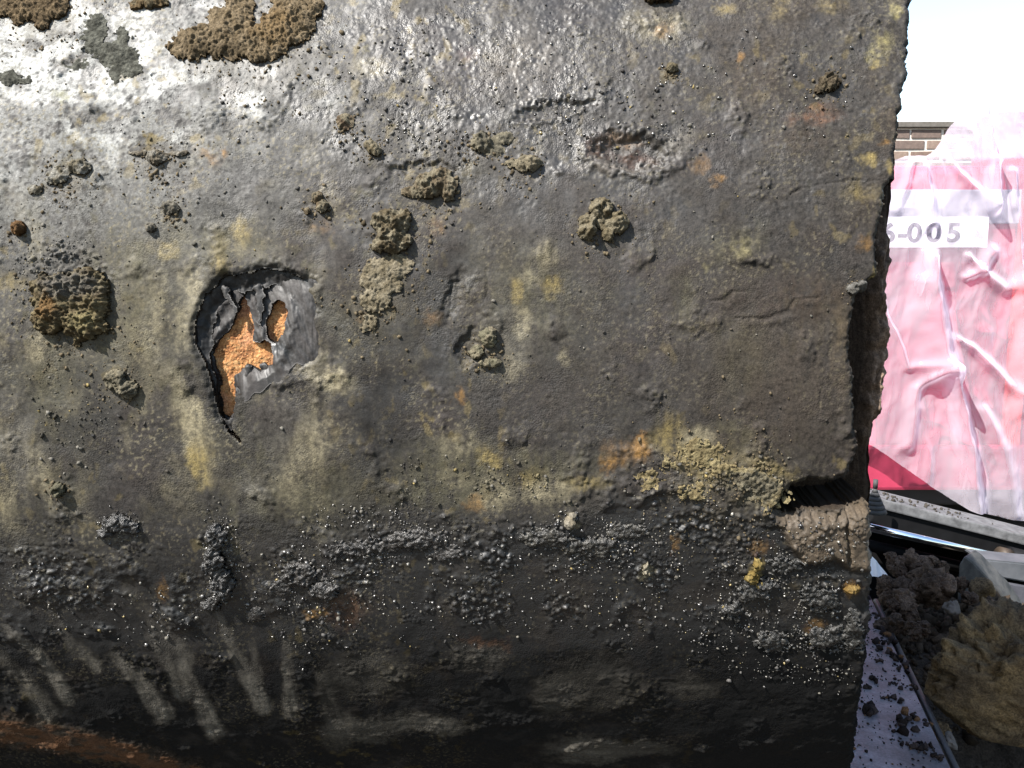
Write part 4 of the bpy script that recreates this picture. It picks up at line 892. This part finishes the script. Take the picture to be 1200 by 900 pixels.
# =================================================================== RIGHT SIDE: plate, soil, machine
M_PLATE = earthy('plate_steel', s1=60, s2=300, bump=0.25, dist=0.002, amp=0.35, spec=0.5, fixed=((.03, .023, .024), (.15, .135, .15)), rough=.55)
ZP = .285
plate = empty('steel_plate', (0.5, 1.4, ZP - .022), 'flat pinkish grey steel plate strewn with dirt under the pipe end', 'steel plate')
def build_plate():
    pl = plate.location
    e0 = at_z(1122, 915, ZP); e1 = at_z(1021, 700, ZP)
    dv = (e1 - e0); a = e0 - dv * .5; b = e1 + dv * .02
    poly = [(a.x, a.y), (b.x, b.y), (b.x - 1.6, b.y + .1), (a.x - 1.6, a.y + .1)]
    bm = bmesh.new()
    vt = [bm.verts.new((x - pl.x, y - pl.y, ZP - pl.z)) for x, y in poly]
    vb = [bm.verts.new((x - pl.x, y - pl.y, ZP - .022 - pl.z)) for x, y in poly]
    bm.faces.new(vt); bm.faces.new(vb[::-1])
    for i in range(4):
        j = (i + 1) % 4; bm.faces.new((vt[i], vb[i], vb[j], vt[j]))
    bmesh.ops.recalc_face_normals(bm, faces=bm.faces)
    bmesh.ops.bevel(bm, geom=list(bm.edges), offset=.003, segments=2, affect='EDGES')
    link('plate_top', bm_mesh('plate_top', bm), M_PLATE, plate)
    # rolled lip along the right edge
    bm = bmesh.new()
    n = Vector((dv.y, -dv.x, 0)).normalized()
    p0 = a + n * .012 - Vector((0, 0, .012)) - pl; p1 = b + n * .012 - Vector((0, 0, .012)) - pl
    tube_bm(bm, p0, p1, .005, seg=12)
    link('edge_rod', bm_mesh('edge_rod', bm, True), plain('dark_steel', (.05, .045, .045), .6, .3, scale=60), plate)
    return a, b
PA, PB = build_plate()

def lump_mesh(name, r, seed, sub=ICO5, rough_amp=.22, fine=.06, facet=.0, sq=(1, 1, 1)):
    v, f = sub
    p = v * 1.0
    d = 1 + rough_amp * 1.6 * fbm3(p * 1.3 + seed * 3.7, seed, 3) + fine * 1.4 * fbm3(p * 6 + seed, seed + 40, 3, .6) + fine * .8 * np.abs(fbm3(p * 15 + seed, seed + 60, 2))
    if facet:
        rr = np.random.default_rng(seed)
        for k in range(9):
            nn = rr.normal(size=3); nn /= np.linalg.norm(nn); lim = 1 - facet * rr.uniform(.6, 1.4)
            dd = (p * d[:, None]) @ nn
            over = np.maximum(dd - lim, 0)
            d = d - .85 * over / np.maximum(dd, .3) * d
    co = p * d[:, None] * r * np.array(sq)
    return np_mesh(name, co, f, True)

M_CLOD = earthy('clod_soil', s1=110, s2=420, bump=0.8, dist=0.004, amp=0.55, spec=0.15, fixed=((.032, .022, .016), (.085, .058, .042)), rough=.95)
M_BOULD = earthy('boulder_clay', s1=90, s2=350, bump=0.9, dist=0.004, amp=0.5, spec=0.15, fixed=((.052, .038, .025), (.135, .092, .045)), rough=.95)
M_STONE = plain('pale_stone', (.055, .046, .04), .9, scale=50, bump=.5, col2=(.11, .095, .085))

def boulder():
    c = at_y(1186, 806, 1.34)
    me = lump_mesh('clay_boulder', .146, 5, ico(6), .17, .15, .34, (1.0, .85, .80))
    o = link('clay_boulder', me, M_BOULD); o.location = c; o.rotation_euler = (0, radians(8), 0)
    tag(o, 'big ochre clay boulder right of the steel plate', 'boulder')
boulder()

CLODS = [  # px, py, radius px, depth, seed, colour idx, label
    (1092, 690, 30, 1.72, 21, 0, 'biggest round dark brown soil clod in the heap behind the boulder'),
    (1080, 662, 17, 1.80, 22, 0, 'soil clod forming the peak of the heap by the chrome rod'),
    (1050, 664, 15, 1.82, 23, 0, 'soil clod at the left of the heap peak next to the pipe end'),
    (1102, 668, 13, 1.80, 24, 0, 'reddish soil clod on the right shoulder of the heap peak'),
    (1045, 690, 18, 1.75, 25, 0, 'soil clod low at the left of the heap, against the pipe end'),
    (1060, 712, 18, 1.66, 26, 0, 'flat soil clod below the biggest clod'),
    (1150, 690, 17, 1.70, 27, 1, 'greyish angular stone on the soil in front of the grey slab'),
    (1135, 702, 11, 1.66, 28, 0, 'small soil clod left of the greyish angular stone'),
    (1118, 714, 10, 1.62, 29, 2, 'pale flat pebble between heap and boulder'),
    (1128, 685, 9, 1.72, 30, 0, 'small soil clod tucked between biggest clod and angular stone'),
    (1160, 712, 10, 1.64, 31, 0, 'dark soil crumb behind the top of the boulder'),
    (1045, 735, 17, 1.62, 32, 0, 'reddish brown clod lying along the plate edge'),
    (1072, 738, 15, 1.58, 33, 0, 'dark clod wedged between plate edge and boulder top'),
    (1100, 855, 14, 1.30, 34, 1, 'crumbled olive clod under the left side of the boulder'),
    (1113, 868, 9, 1.24, 35, 2, 'small greenish grey stone at the plate edge below the boulder'),
]
def clod_mesh(rad, seed, big):
    rr = np.random.default_rng(seed)
    vs, fs, b = [], [], 0
    n = 9 if big else 6
    for k in range(n):
        v, f = ICO5 if (big and k == 0) else ico4()
        sc = .74 if k == 0 else rr.uniform(.22, .5)
        dr = rr.normal(size=3); dr /= np.linalg.norm(dr)
        off = dr * (0 if k == 0 else rr.uniform(.55, .85))
        p = v + seed * 3.1 + k * 7.7
        d = 1 + .55 * fbm3(p * 1.4, seed + k, 3) + .30 * fbm3(p * 4.5, seed + k + 50, 3, .6) + .12 * fbm3(p * 14, seed + k + 90, 2)
        for q in range(6):
            nn = rr.normal(size=3); nn /= np.linalg.norm(nn); lim = rr.uniform(.62, .95)
            dd = (v * d[:, None]) @ nn; over = np.maximum(dd - lim, 0)
            d = d - .8 * over / np.maximum(dd, .3) * d
        vs.append((v * d[:, None] * sc + off) * rad); fs.append(f + b); b += len(v)
    return np_mesh('soil_clod', np.concatenate(vs), np.concatenate(fs), True)
def build_clods():
    for px, py, r, Y, sd_, ci, lab in CLODS:
        c = at_y(px, py, Y)
        rad = r * (Y * CP - (c.z - CAM_Z) * SP) / F
        big = r > 14
        if ci == 0: me = clod_mesh(rad, sd_, big)
        else: me = lump_mesh('stone', rad * 1.06, sd_, ico4(), .30, .16, .30, (1, .9, .9))
        nm = 'soil_clod' if ci == 0 else ('stone' if ci == 1 else 'pebble')
        o = link(nm, me, (M_CLOD, M_BOULD, M_STONE)[ci]); o.location = c
        o.rotation_euler = (random.uniform(0, 6), random.uniform(0, 6), random.uniform(0, 6))
        tag(o, lab, {'soil_clod': 'soil clod', 'stone': 'stone', 'pebble': 'pebble'}[nm], 'clods of earth beside the plate')
_i4 = []
def ico4():
    if not _i4: _i4.append(ico(4))
    return _i4[0]
build_clods()

def loose_soil():
    """countless small crumbs over the heap"""
    n = 6500
    X = RNG.normal(.92, .26, n); Y = RNG.normal(1.78, .16, n)
    k = (X > .66 + (Y - 1.126) * .2318) & (Y > 1.2)
    X, Y = X[k], Y[k]
    rad = .002 + .0045 * RNG.exponential(.7, len(X)).clip(0, 3)
    H = mound_height(X, Y)
    Z = H + mound_relief(X, Y) - .02 + rad * .4
    al = np.tile(np.array([.04, .03, .022]), (len(X), 1)) * RNG.uniform(.5, 1.6, (len(X), 1))
    o = scatter_mesh('soil_crumbs', np.stack([X, Y, Z], 1), rad, None, al, np.full(len(X), .95), M_CRUST, None, np.zeros(3))
    o['kind'] = 'stuff'; tag(o, 'loose dark soil crumbs over the heap behind the boulder', 'soil')
loose_soil()

def plate_dirt():
    n = 3800
    t = RNG.uniform(0, 1, n); q = RNG.uniform(0, .34, n)
    X = PA.x + (PB.x - PA.x) * t - q - .004; Y = PA.y + (PB.y - PA.y) * t
    rad = .0007 + .0013 * RNG.exponential(.7, n).clip(0, 4)
    k = (fbm(X * 22, Y * 22, 151, 2) + RNG.normal(size=n) * .3 + .9 * ss(1.38, 1.6, Y)) > .02
    X, Y, rad = X[k], Y[k], rad[k]
    big = [(1018, 832, 10), (1058, 848, 9), (1070, 842, 8), (1026, 798, 6), (1050, 803, 6), (1040, 820, 5), (1050, 820, 6), (1065, 804, 5), (1085, 846, 5), (1016, 805, 5), (1036, 745, 8), (1045, 752, 8), (1030, 735, 8), (1055, 772, 7), (1062, 785, 6), (1028, 775, 6), (1080, 880, 7), (1100, 890, 6), (1060, 870, 5), (1025, 720, 6), (1033, 760, 8), (1046, 768, 9)]
    bx, by, br = [], [], []
    for px, py, r in big:
        c = at_z(px, py, ZP)
        for j in range(6):
            bx.append(c.x + random.gauss(0, r * .0007)); by.append(c.y + random.gauss(0, r * .0012)); br.append(r * .0008 * random.uniform(.4, 1.2))
    X = np.concatenate([X, bx]); Y = np.concatenate([Y, by]); rad = np.concatenate([rad, br])
    al = np.tile(np.array([.02, .015, .014]), (len(X), 1)) * RNG.uniform(.5, 2.2, (len(X), 1))
    al = np.where((RNG.uniform(size=len(X)) < .08)[:, None], np.array([.1, .055, .03]), al)
    o = scatter_mesh('dirt_crumbs', np.stack([X, Y, ZP + rad * .35], 1), rad, None, al, np.full(len(X), .95), M_CRUST, None, np.zeros(3))
    o['kind'] = 'stuff'; tag(o, 'dark dirt crumbs and flakes strewn over the steel plate', 'dirt')
plate_dirt()

# grey slab sticking up out of the heap
def slab():
    Y = 1.86
    a = at_y(1132, 647, Y); b = at_y(1192, 722, Y - .02); c = at_y(1120, 730, Y)
    o = empty('grey_slab', c, 'slanted grey painted steel fin sticking out of the soil heap', 'steel fin')
    pts = [at_y(1120, 735, Y), at_y(1124, 662, Y), at_y(1130, 652, Y), at_y(1138, 657, Y), at_y(1170, 690, Y), at_y(1200, 732, Y)]
    bm = bmesh.new()
    fv = [bm.verts.new(p - c) for p in pts]; bv = [bm.verts.new(p - c + Vector((.05, .05, 0))) for p in pts]
    bm.faces.new(fv); bm.faces.new(bv[::-1])
    for i in range(len(pts)):
        j = (i + 1) % len(pts); bm.faces.new((fv[i], bv[i], bv[j], fv[j]))
    bmesh.ops.recalc_face_normals(bm, faces=bm.faces)
    bmesh.ops.bevel(bm, geom=list(bm.edges), offset=.003, segments=1, affect='EDGES')
    link('fin_plate', bm_mesh('fin_plate', bm), plain('worn_grey_paint', (.010, .011, .012), .7, col2=(.055, .053, .05), scale=34, bump=.4), o)
slab()

# ------------------------------------------------------------------ black boom with hydraulic ram
M_BLK = plain('black_paint', (.004, .004, .0045), .7, spec=.12, scale=20, var=.3)
M_DUST = plain('dusty_black_paint', (.04, .04, .042), .8, scale=40, col2=(.11, .11, .113))
M_CHROME = plain('chrome', (.75, .78, .82), .12, 1.0, var=.03)
M_STEEL = plain('grey_steel_paint', (.04, .044, .05), .6, col2=(.07, .073, .08), scale=18, bump=.1)
def boom():
    Y = 2.2
    o = empty('loader_boom', at_y(1035, 640, Y), 'black loader boom with dusty top and chrome hydraulic rod behind the soil heap', 'loader boom')
    L = o.location
    A = at_y(1030, 582, Y); B = at_y(1330, 658, Y)
    d = (B - A).normalized(); up = Vector((0, 0, 1)); nrm = d.cross(up).normalized(); up = nrm.cross(d)
    # beam: dark side plate + dusty top flange
    def bar(name, s0, s1, z0, z1, y0, y1, mat, bev=.004):
        bm = bmesh.new()
        box_bm(bm, (s0, y0, z0), (s1, y1, z1), bev)
        M = Matrix((( d.x, -nrm.x, up.x, A.x - L.x), (d.y, -nrm.y, up.y, A.y - L.y), (d.z, -nrm.z, up.z, A.z - L.z), (0, 0, 0, 1)))
        bmesh.ops.transform(bm, matrix=M, verts=bm.verts)
        bmesh.ops.recalc_face_normals(bm, faces=bm.faces)
        return link(name, bm_mesh(name, bm), mat, o)
    ln = (B - A).length
    bar('side_plate', .0, ln, -.092, -.030, .0, .10, M_BLK)
    bar('top_flange', -.004, ln, -.029, -.003, -.012, .13, M_DUST)
    # deep underside web
    bar('back_web', -.02, ln, -.33, -.093, .11, .13, M_BLK)
    # hydraulic ram
    p0 = at_y(1010, 616, Y - .07); p1 = at_y(1170, 652, Y - .07); p2 = at_y(1182, 655, Y - .07); p3 = at_y(1330, 690, Y - .07)
    bm = bmesh.new(); tube_bm(bm, p0 - L, p1 - L, .0105, seg=32); link('hydraulic_rod', bm_mesh('hydraulic_rod', bm, True), M_CHROME, o)
    bm = bmesh.new(); tube_bm(bm, p1 - L, p2 - L, .026, seg=32); link('gland_nut', bm_mesh('gland_nut', bm, True), plain('brass_gland', (.03, .02, .012), .6, .2), o)
    bm = bmesh.new(); tube_bm(bm, p2 - L, p3 - L, .032, seg=32); link('ram_barrel', bm_mesh('ram_barrel', bm, True), M_BLK, o)
    q0 = at_y(1005, 636, Y + .05); q1 = at_y(1160, 672, Y + .05)
    bm = bmesh.new(); tube_bm(bm, q0 - L, q1 - L, .016, seg=24); link('hose', bm_mesh('hose', bm, True), M_BLK, o)
    # lower grey cross member on the right
    C0 = at_y(1148, 655, 2.02); C1 = at_y(1330, 676, 2.02)
    bm = bmesh.new()
    pts = [C0, at_y(1330, 672, 2.02), at_y(1330, 706, 2.02), at_y(1165, 676, 2.02)]
    fv = [bm.verts.new(p - L) for p in pts]; bv = [bm.verts.new(p - L + Vector((0, .08, 0))) for p in pts]
    bm.faces.new(fv); bm.faces.new(bv[::-1])
    for i in range(4):
        j = (i + 1) % 4; bm.faces.new((fv[i], bv[i], bv[j], fv[j]))
    bmesh.ops.recalc_face_normals(bm, faces=bm.faces)
    bmesh.ops.bevel(bm, geom=list(bm.edges), offset=.004, segments=2, affect='EDGES')
    link('cross_member', bm_mesh('cross_member', bm), M_STEEL, o)
    bm = bmesh.new()
    pts = [at_y(1166, 682, 2.0), at_y(1330, 712, 2.0), at_y(1330, 780, 2.0), at_y(1205, 735, 2.0)]
    fv = [bm.verts.new(p - L) for p in pts]; bv = [bm.verts.new(p - L + Vector((0, .02, 0))) for p in pts]
    bm.faces.new(fv); bm.faces.new(bv[::-1])
    for i in range(4):
        j = (i + 1) % 4; bm.faces.new((fv[i], bv[i], bv[j], fv[j]))
    bmesh.ops.recalc_face_normals(bm, faces=bm.faces)
    link('skid_plate', bm_mesh('skid_plate', bm), plain('skid_paint', (.03, .03, .038), .6, col2=(.055, .055, .065), scale=25), o)
    # dust crumbs on the flange
    n = 60
    P = []
    for i in range(n):
        tt = abs(random.gauss(.08, .12)) * .9 + .02
        p = A + d * min(tt, ln - .05) - nrm * random.uniform(0, .1) + up * (-.001)
        P.append(p[:])
    rad = np.array([random.uniform(.0015, .005) for _ in P])
    g = scatter_mesh('flange_dirt', np.array(P), rad, None, np.tile(np.array([.04, .035, .03]), (n, 1)), np.full(n, .9), M_CRUST, None, np.zeros(3))
    g['kind'] = 'stuff'; tag(g, 'dark dirt crumbs lying on the dusty boom top', 'dirt')
boom()

# ribbed rubber boot next to the pipe end
def boot():
    Y = 2.12
    b = at_y(1024, 600, Y)
    mb = plain('grey_rubber', (.015, .015, .016), .8, col2=(.03, .03, .03), scale=60)
    o = empty('ribbed_boot', b, 'grey ribbed rubber boot just right of the pipe end, under the red bumper', 'rubber boot')
    for i in range(6):
        bm = bmesh.new(); z0 = i * .0105
        tube_bm(bm, (0, 0, z0), (0, 0, z0 + .010), .032 - i * .0048, .028 - i * .0048, seg=24)
        link('rib', bm_mesh('rib', bm, True), mb, o)
    bm = bmesh.new(); tube_bm(bm, (0, 0, .063), (0, 0, .085), .006, seg=12)
    link('pin', bm_mesh('pin', bm, True), mb, o)
boot()

# ------------------------------------------------------------------ red machine under plastic
YV = 3.0
M_RED = plain('red_paint', (.28, .028, .06), .4, scale=8, var=.15)
M_WHITE = plain('white_plate', (.82, .82, .82), .4, var=.02)
M_BAND = plain('grey_band', (.23, .23, .26), .45, scale=15)
def red_machine():
    tl = at_y(1005, 193, YV); br = at_y(1095, 572, YV)
    zt = tl.z; zb = br.z
    x0 = 1.02; x1 = 2.75
    o = empty('red_machine', (x0 + .8, YV + .6, 0), 'red machine with white number plate wrapped in clear plastic sheeting', 'machine')
    L = o.location
    def part(name, lo, hi, mat, bev=.02):
        bm = bmesh.new(); box_bm(bm, Vector(lo) - L, Vector(hi) - L, bev)
        return link(name, bm_mesh(name, bm), mat, o)
    part('body', (x0, YV, zb + .07), (x1, YV + 1.3, zt), M_RED, .03)
    z1 = at_y(1060, 552, YV).z
    part('bumper', (x0 - .02, YV - .035, zb), (x1 + .02, YV - .002, z1 + .10), M_RED, .012)
    part('chassis', (x0 + .1, YV + .05, .12), (x1 - .1, YV + 1.25, zb + .068), plain('chassis_black', (.015, .015, .016), .6), .01)
    part('hood', (at_y(1168, 140, YV + .25).x, YV + .25, zt + .002), (x1 - .1, YV + .44, at_y(1165, 127, YV + .25).z), M_RED, .05)
    ga = at_y(1050, 222, YV - .012); gb = at_y(1250, 262, YV - .012)
    part('grey_band', (x0 + .04, YV - .012, gb.z), (x1 - .05, YV - .001, ga.z), M_BAND, .004)
    gc = at_y(1100, 430, YV - .012); gd = at_y(1250, 500, YV - .012)
    part('lamp_panel', (at_y(1178, 430, YV).x, YV - .014, gd.z - .1), (at_y(1200, 430, YV).x, YV - .001, ga.z), plain('bright_red', (.6, .05, .05), .3), .005)
    # wheels
    for sx in (x0 + .3, x1 - .3):
        bm = bmesh.new()
        tube_bm(bm, Vector((sx - .09, YV + .55, .2)) - L, Vector((sx + .09, YV + .55, .2)) - L, .2, seg=40)
        bmesh.ops.bevel(bm, geom=[e for e in bm.edges if len(e.link_faces) == 2 and any(len(f.verts) > 8 for f in e.link_faces)], offset=.03, segments=3, affect='EDGES')
        wv = link('wheel', bm_mesh('wheel', bm, True), plain('rubber', (.02, .02, .02), .8), o)
        bm = bmesh.new(); tube_bm(bm, Vector((sx - .095, YV + .55, .2)) - L, Vector((sx + .095, YV + .55, .2)) - L, .11, seg=32)
        rm = link('rim', bm_mesh('rim', bm, True), M_WHITE, wv)
    # number plate
    pa = at_y(1008, 254, YV - .03); pb = at_y(1157, 290, YV - .03)
    pl = part('number_plate', (pa.x, YV - .03, pb.z), (pb.x, YV - .016, pa.z), M_WHITE, .003)
    hgt = (pa.z - pb.z)
    M_INK = plain('plate_ink', (.035, .03, .05), .5)
    chars = [('6', 1040), ('\u00b7', 1057), ('0', 1071), ('0', 1094), ('5', 1117)]
    for chs, cx in chars:
        cu = bpy.data.curves.new('character', 'FONT'); cu.body = chs if chs != '\u00b7' else '-'
        cu.size = hgt * .86; cu.align_x = 'CENTER'; cu.extrude = .001; cu.offset = .0022
        tmp = bpy.data.objects.new('tmp', cu); COL.objects.link(tmp)
        bpy.context.view_layer.update()
        me = bpy.data.meshes.new_from_object(tmp)
        bpy.data.objects.remove(tmp)
        ob = link('character', me, M_INK, pl)
        p = at_y(cx, 283, YV - .0315)
        ob.matrix_parent_inverse = Matrix()
        ob.location = p - L
        ob.rotation_euler = (radians(90), 0, 0)
        ob.scale = (1.15, 1, 1)
    return zt, zb
ZT, ZB = red_machine()

def plastic():
    Ys = YV - .10
    poly = [(1000, 512), (1025, 524), (1055, 545), (1095, 573), (1125, 592), (1150, 600), (1175, 606), (1215, 613), (1300, 640), (1500, 700), (1500, 60), (1300, 85), (1230, 112), (1200, 104), (1178, 100), (1166, 99), (1158, 110), (1145, 122), (1118, 148), (1095, 176), (1085, 183), (1060, 183), (1050, 187), (1000, 190)]
    xs = np.arange(990, 1500, 2.0); ys = np.arange(50, 700, 2.0)
    PX, PY = np.meshgrid(xs, ys)
    wx = 3 * fbm(PX / 30, PY / 30, 161, 2); wy = 3 * fbm(PX / 30, PY / 30, 162, 2)
    sd_ = sdf(PX + wx * .3, PY + wy * .3, poly)
    gy_, gx_ = np.gradient(sd_, 2.0)
    over = np.where((sd_ > 0) & (sd_ < 2.3), sd_, 0)          # pull the outermost ring onto the cut line
    PX = PX - over * gx_; PY = PY - over * gy_
    # world position on the sheet's plane
    a = (PX - 600) / F; b = -(PY - 450) / F
    dy = CP + b * SP; dz = -SP + b * CP
    t = Ys / dy
    X = a * t; Z = CAM_Z + dz * t
    off = np.zeros_like(X)
    FOLDS = [([(1068, 188), (1060, 215), (1050, 248)], 5, .016), ([(1075, 188), (1086, 235), (1088, 262)], 8, .03), ([(1088, 300), (1084, 330), (1090, 370), (1098, 430)], 15, .08), ([(1098, 430), (1072, 455), (1064, 500), (1062, 520)], 8, .022), ([(1104, 425), (1118, 480), (1128, 540), (1132, 595)], 13, .075),
             ([(1164, 188), (1162, 215), (1160, 240)], 8, .05), ([(1112, 190), (1130, 215), (1158, 240)], 6, .02), ([(1122, 398), (1150, 420), (1200, 468)], 6, .022), ([(1165, 100), (1163, 140), (1160, 186)], 6, .03), ([(1130, 325), (1145, 318), (1175, 340), (1230, 320)], 8, .02), ([(1150, 480), (1175, 530), (1185, 600)], 12, .02), ([(1132, 300), (1148, 318), (1160, 295)], 6, .02),
             ([(1035, 360), (1062, 430), (1090, 425)], 4, .012), ([(1185, 200), (1195, 330), (1200, 480)], 7, .02), ([(1225, 190), (1240, 400), (1260, 600)], 14, .04), ([(1300, 150), (1310, 400), (1350, 620)], 20, .05)]
    for pts, wd, dp in FOLDS:
        d, tt = dline(PX + wx, PY + wy, pts)
        w_ = wd * (.5 + .7 * tt)
        off -= dp * np.exp(-(d / w_) ** 2)
    rid = 1 - np.abs(fbm(PX / 55 + PY / 160, PY / 120 - PX / 200, 163, 3)) * 2
    off -= .007 * rid + .02 * fbm(PX / 90, PY / 140, 164, 2) + .0015 * (1 - 2 * np.abs(fbm(PX / 16 + PY / 40, PY / 24, 165, 2)))
    zt = ZT + .01
    lean = np.maximum(Z - zt, 0)
    Y = Ys + off + lean * .4 
    keepv = sd_ < 2.3
    keep = keepv[:-1, :-1] & keepv[1:, :-1] & keepv[:-1, 1:] & keepv[1:, 1:]
    idx = np.arange(X.size).reshape(X.shape)
    f = np.stack([idx[:-1, :-1], idx[1:, :-1], idx[1:, 1:], idx[:-1, 1:]], -1)[keep]
    co = np.stack([X, Y, Z], -1).reshape(-1, 3)
    used = np.unique(f); mp = np.full(len(co), -1); mp[used] = np.arange(len(used))
    thick = np.clip(.25 + 9 * np.abs(off + .02), 0, 1).ravel()[used]
    me = np_mesh('plastic_sheet', co[used], mp[f], True)
    m = bpy.data.materials.new('clear_plastic'); m.use_nodes = True
    nt_ = m.node_tree; L = nt_.links; out = nt_.nodes['Material Output']
    pr = nt_.nodes['Principled BSDF']
    pr.inputs['Base Color'].default_value = (.80, .74, .84, 1); pr.inputs['Roughness'].default_value = .14; pr.inputs['Specular IOR Level'].default_value = .8
    tl = N(nt_, 'ShaderNodeBsdfTranslucent'); tl.inputs['Color'].default_value = (.80, .74, .84, 1)
    m1 = N(nt_, 'ShaderNodeMixShader'); m1.inputs[0].default_value = .35
    L.new(pr.outputs[0], m1.inputs[1]); L.new(tl.outputs[0], m1.inputs[2])
    tr = N(nt_, 'ShaderNodeBsdfTransparent'); tr.inputs['Color'].default_value = (.97, .95, .97, 1)
    m2 = N(nt_, 'ShaderNodeMixShader')
    lw = N(nt_, 'ShaderNodeLayerWeight'); lw.inputs['Blend'].default_value = .35
    mr = N(nt_, 'ShaderNodeMapRange'); mr.inputs['To Min'].default_value = .29; mr.inputs['To Max'].default_value = .98
    mr.inputs['From Min'].default_value = .12; mr.inputs['From Max'].default_value = .62
    L.new(lw.outputs['Facing'], mr.inputs['Value']); L.new(mr.outputs['Result'], m2.inputs[0])
    L.new(tr.outputs[0], m2.inputs[1]); L.new(m1.outputs[0], m2.inputs[2])
    tc = N(nt_, 'ShaderNodeTexCoord')
    nz = N(nt_, 'ShaderNodeTexNoise'); nz.inputs['Scale'].default_value = 5; nz.inputs['Detail'].default_value = 3
    L.new(tc.outputs['Object'], nz.inputs['Vector'])
    ad = N(nt_, 'ShaderNodeMix', data_type='RGBA', blend_type='LINEAR_LIGHT'); ad.inputs['Factor'].default_value = .05
    L.new(tc.outputs['Object'], ad.inputs['A']); L.new(nz.outputs['Color'], ad.inputs['B'])
    mp_ = N(nt_, 'ShaderNodeMapping'); mp_.inputs['Scale'].default_value = (11, 6, 1.7); mp_.inputs['Rotation'].default_value = (0, .22, 0)
    L.new(ad.outputs['Result'], mp_.inputs['Vector'])
    vo = N(nt_, 'ShaderNodeTexNoise'); vo.inputs['Scale'].default_value = 1; vo.inputs['Detail'].default_value = 2.5; vo.inputs['Roughness'].default_value = .5
    L.new(mp_.outputs['Vector'], vo.inputs['Vector'])
    rd = N(nt_, 'ShaderNodeMath', operation='SUBTRACT'); L.new(vo.outputs['Fac'], rd.inputs[0]); rd.inputs[1].default_value = .5
    ra = N(nt_, 'ShaderNodeMath', operation='ABSOLUTE'); L.new(rd.outputs[0], ra.inputs[0])
    bb2 = N(nt_, 'ShaderNodeBump', invert=True); bb2.inputs['Strength'].default_value = .9; bb2.inputs['Distance'].default_value = .022
    L.new(ra.outputs[0], bb2.inputs['Height'])
    L.new(bb2.outputs['Normal'], pr.inputs['Normal']); L.new(bb2.outputs['Normal'], lw.inputs['Normal'])
    L.new(m2.outputs[0], out.inputs['Surface'])
    o = link('plastic_sheet', me, m)
    tag(o, 'crumpled clear plastic sheet draped over the red machine', 'plastic sheet')
plastic()

# white panel added where bright background shows through a gap by the pipe end
def gap_panel():
    Y = 2.18
    pts = [at_y(1020, 676, Y), at_y(1041, 675, Y), at_y(1027, 657, Y + .02), at_y(1020, 650, Y + .02)]
    bm = bmesh.new(); c = pts[0]
    fv = [bm.verts.new(p - c) for p in pts]; bm.faces.new(fv)
    bmesh.ops.subdivide_edges(bm, edges=bm.edges, cuts=4, use_grid_fill=True)
    for v in bm.verts: v.co.y += .004 * math.sin(v.co.x * 260) 
    r = bmesh.ops.solidify(bm, geom=list(bm.faces), thickness=.001)
    o = link('bright_gap_panel', bm_mesh('bright_gap_panel', bm), M_WHITE); o.location = c
    tag(o, 'small white panel added for the bright gap beside the pipe end', 'plastic scrap')
gap_panel()

# ------------------------------------------------------------------ brick wall behind
def brick_wall():
    YW = 6.2
    top = at_y(1080, 150, YW).z
    x0, x1 = 1.9, 6.4
    o = empty('brick_wall', ((x0 + x1) / 2, YW, 0), 'weathered brown brick wall with a dark coping behind the plastic sheet', 'brick wall')
    L = o.location
    mort = plain('mortar', (.42, .39, .35), .95, scale=60, bump=.3)
    ph, pw = .075, .225
    bm = bmesh.new(); box_bm(bm, Vector((x0, YW + .001, 0)) - L, Vector((x1, YW + .21, top)) - L)
    link('mortar_core', bm_mesh('mortar_core', bm), mort, o)
    bm = bmesh.new(); box_bm(bm, Vector((x0 - .03, YW - .03, top + .001)) - L, Vector((x1 + .03, YW + .24, top + .04)) - L, .006)
    link('coping', bm_mesh('coping', bm), plain('coping_stone', (.06, .055, .045), .9, col2=(.1, .09, .08), scale=30, bump=.4), o)
    mats = [plain('brick_a', (.09, .06, .048), .9, col2=(.14, .095, .075), scale=40, bump=.5), plain('brick_b', (.12, .085, .066), .9, col2=(.17, .125, .10), scale=40, bump=.5), plain('brick_c', (.07, .05, .042), .9, col2=(.11, .08, .066), scale=40, bump=.5)]
    meshes = []
    for m in mats:
        bm = bmesh.new(); box_bm(bm, (-.104, 0, -.0295), (.104, .05, .0295), .004)
        me = bm_mesh('brick', bm); me.materials.append(m); meshes.append(me)
    rest = bmesh.new()
    rows = int(top / ph)
    cnt = 0
    for r in range(rows):
        z = top - .006 - ph * (r + .5) + .004
        n = int((x1 - x0 - .12) / pw)
        for i in range(n):
            x = x0 + .12 + pw * i + (pw / 2 if r % 2 else 0)
            if x > x1 - .11: continue
            j = Vector((random.uniform(-.002, .002), random.uniform(-.004, .003), random.uniform(-.002, .002)))
            if cnt < 290:
                b = bpy.data.objects.new('brick', random.choice(meshes)); COL.objects.link(b); b.parent = o
                b.location = Vector((x, YW - .004, z)) - L + j
                b.rotation_euler = (random.gauss(0, .008), random.gauss(0, .006), random.gauss(0, .008)); cnt += 1
            else:
                box_bm(rest, Vector((x - .106, YW - .004, z - .0315)) - L + j, Vector((x + .106, YW + .04, z + .0315)) - L + j)
    ob = link('brick_courses', bm_mesh('brick_courses', rest), mats[0], o); ob['kind'] = 'stuff'
brick_wall()
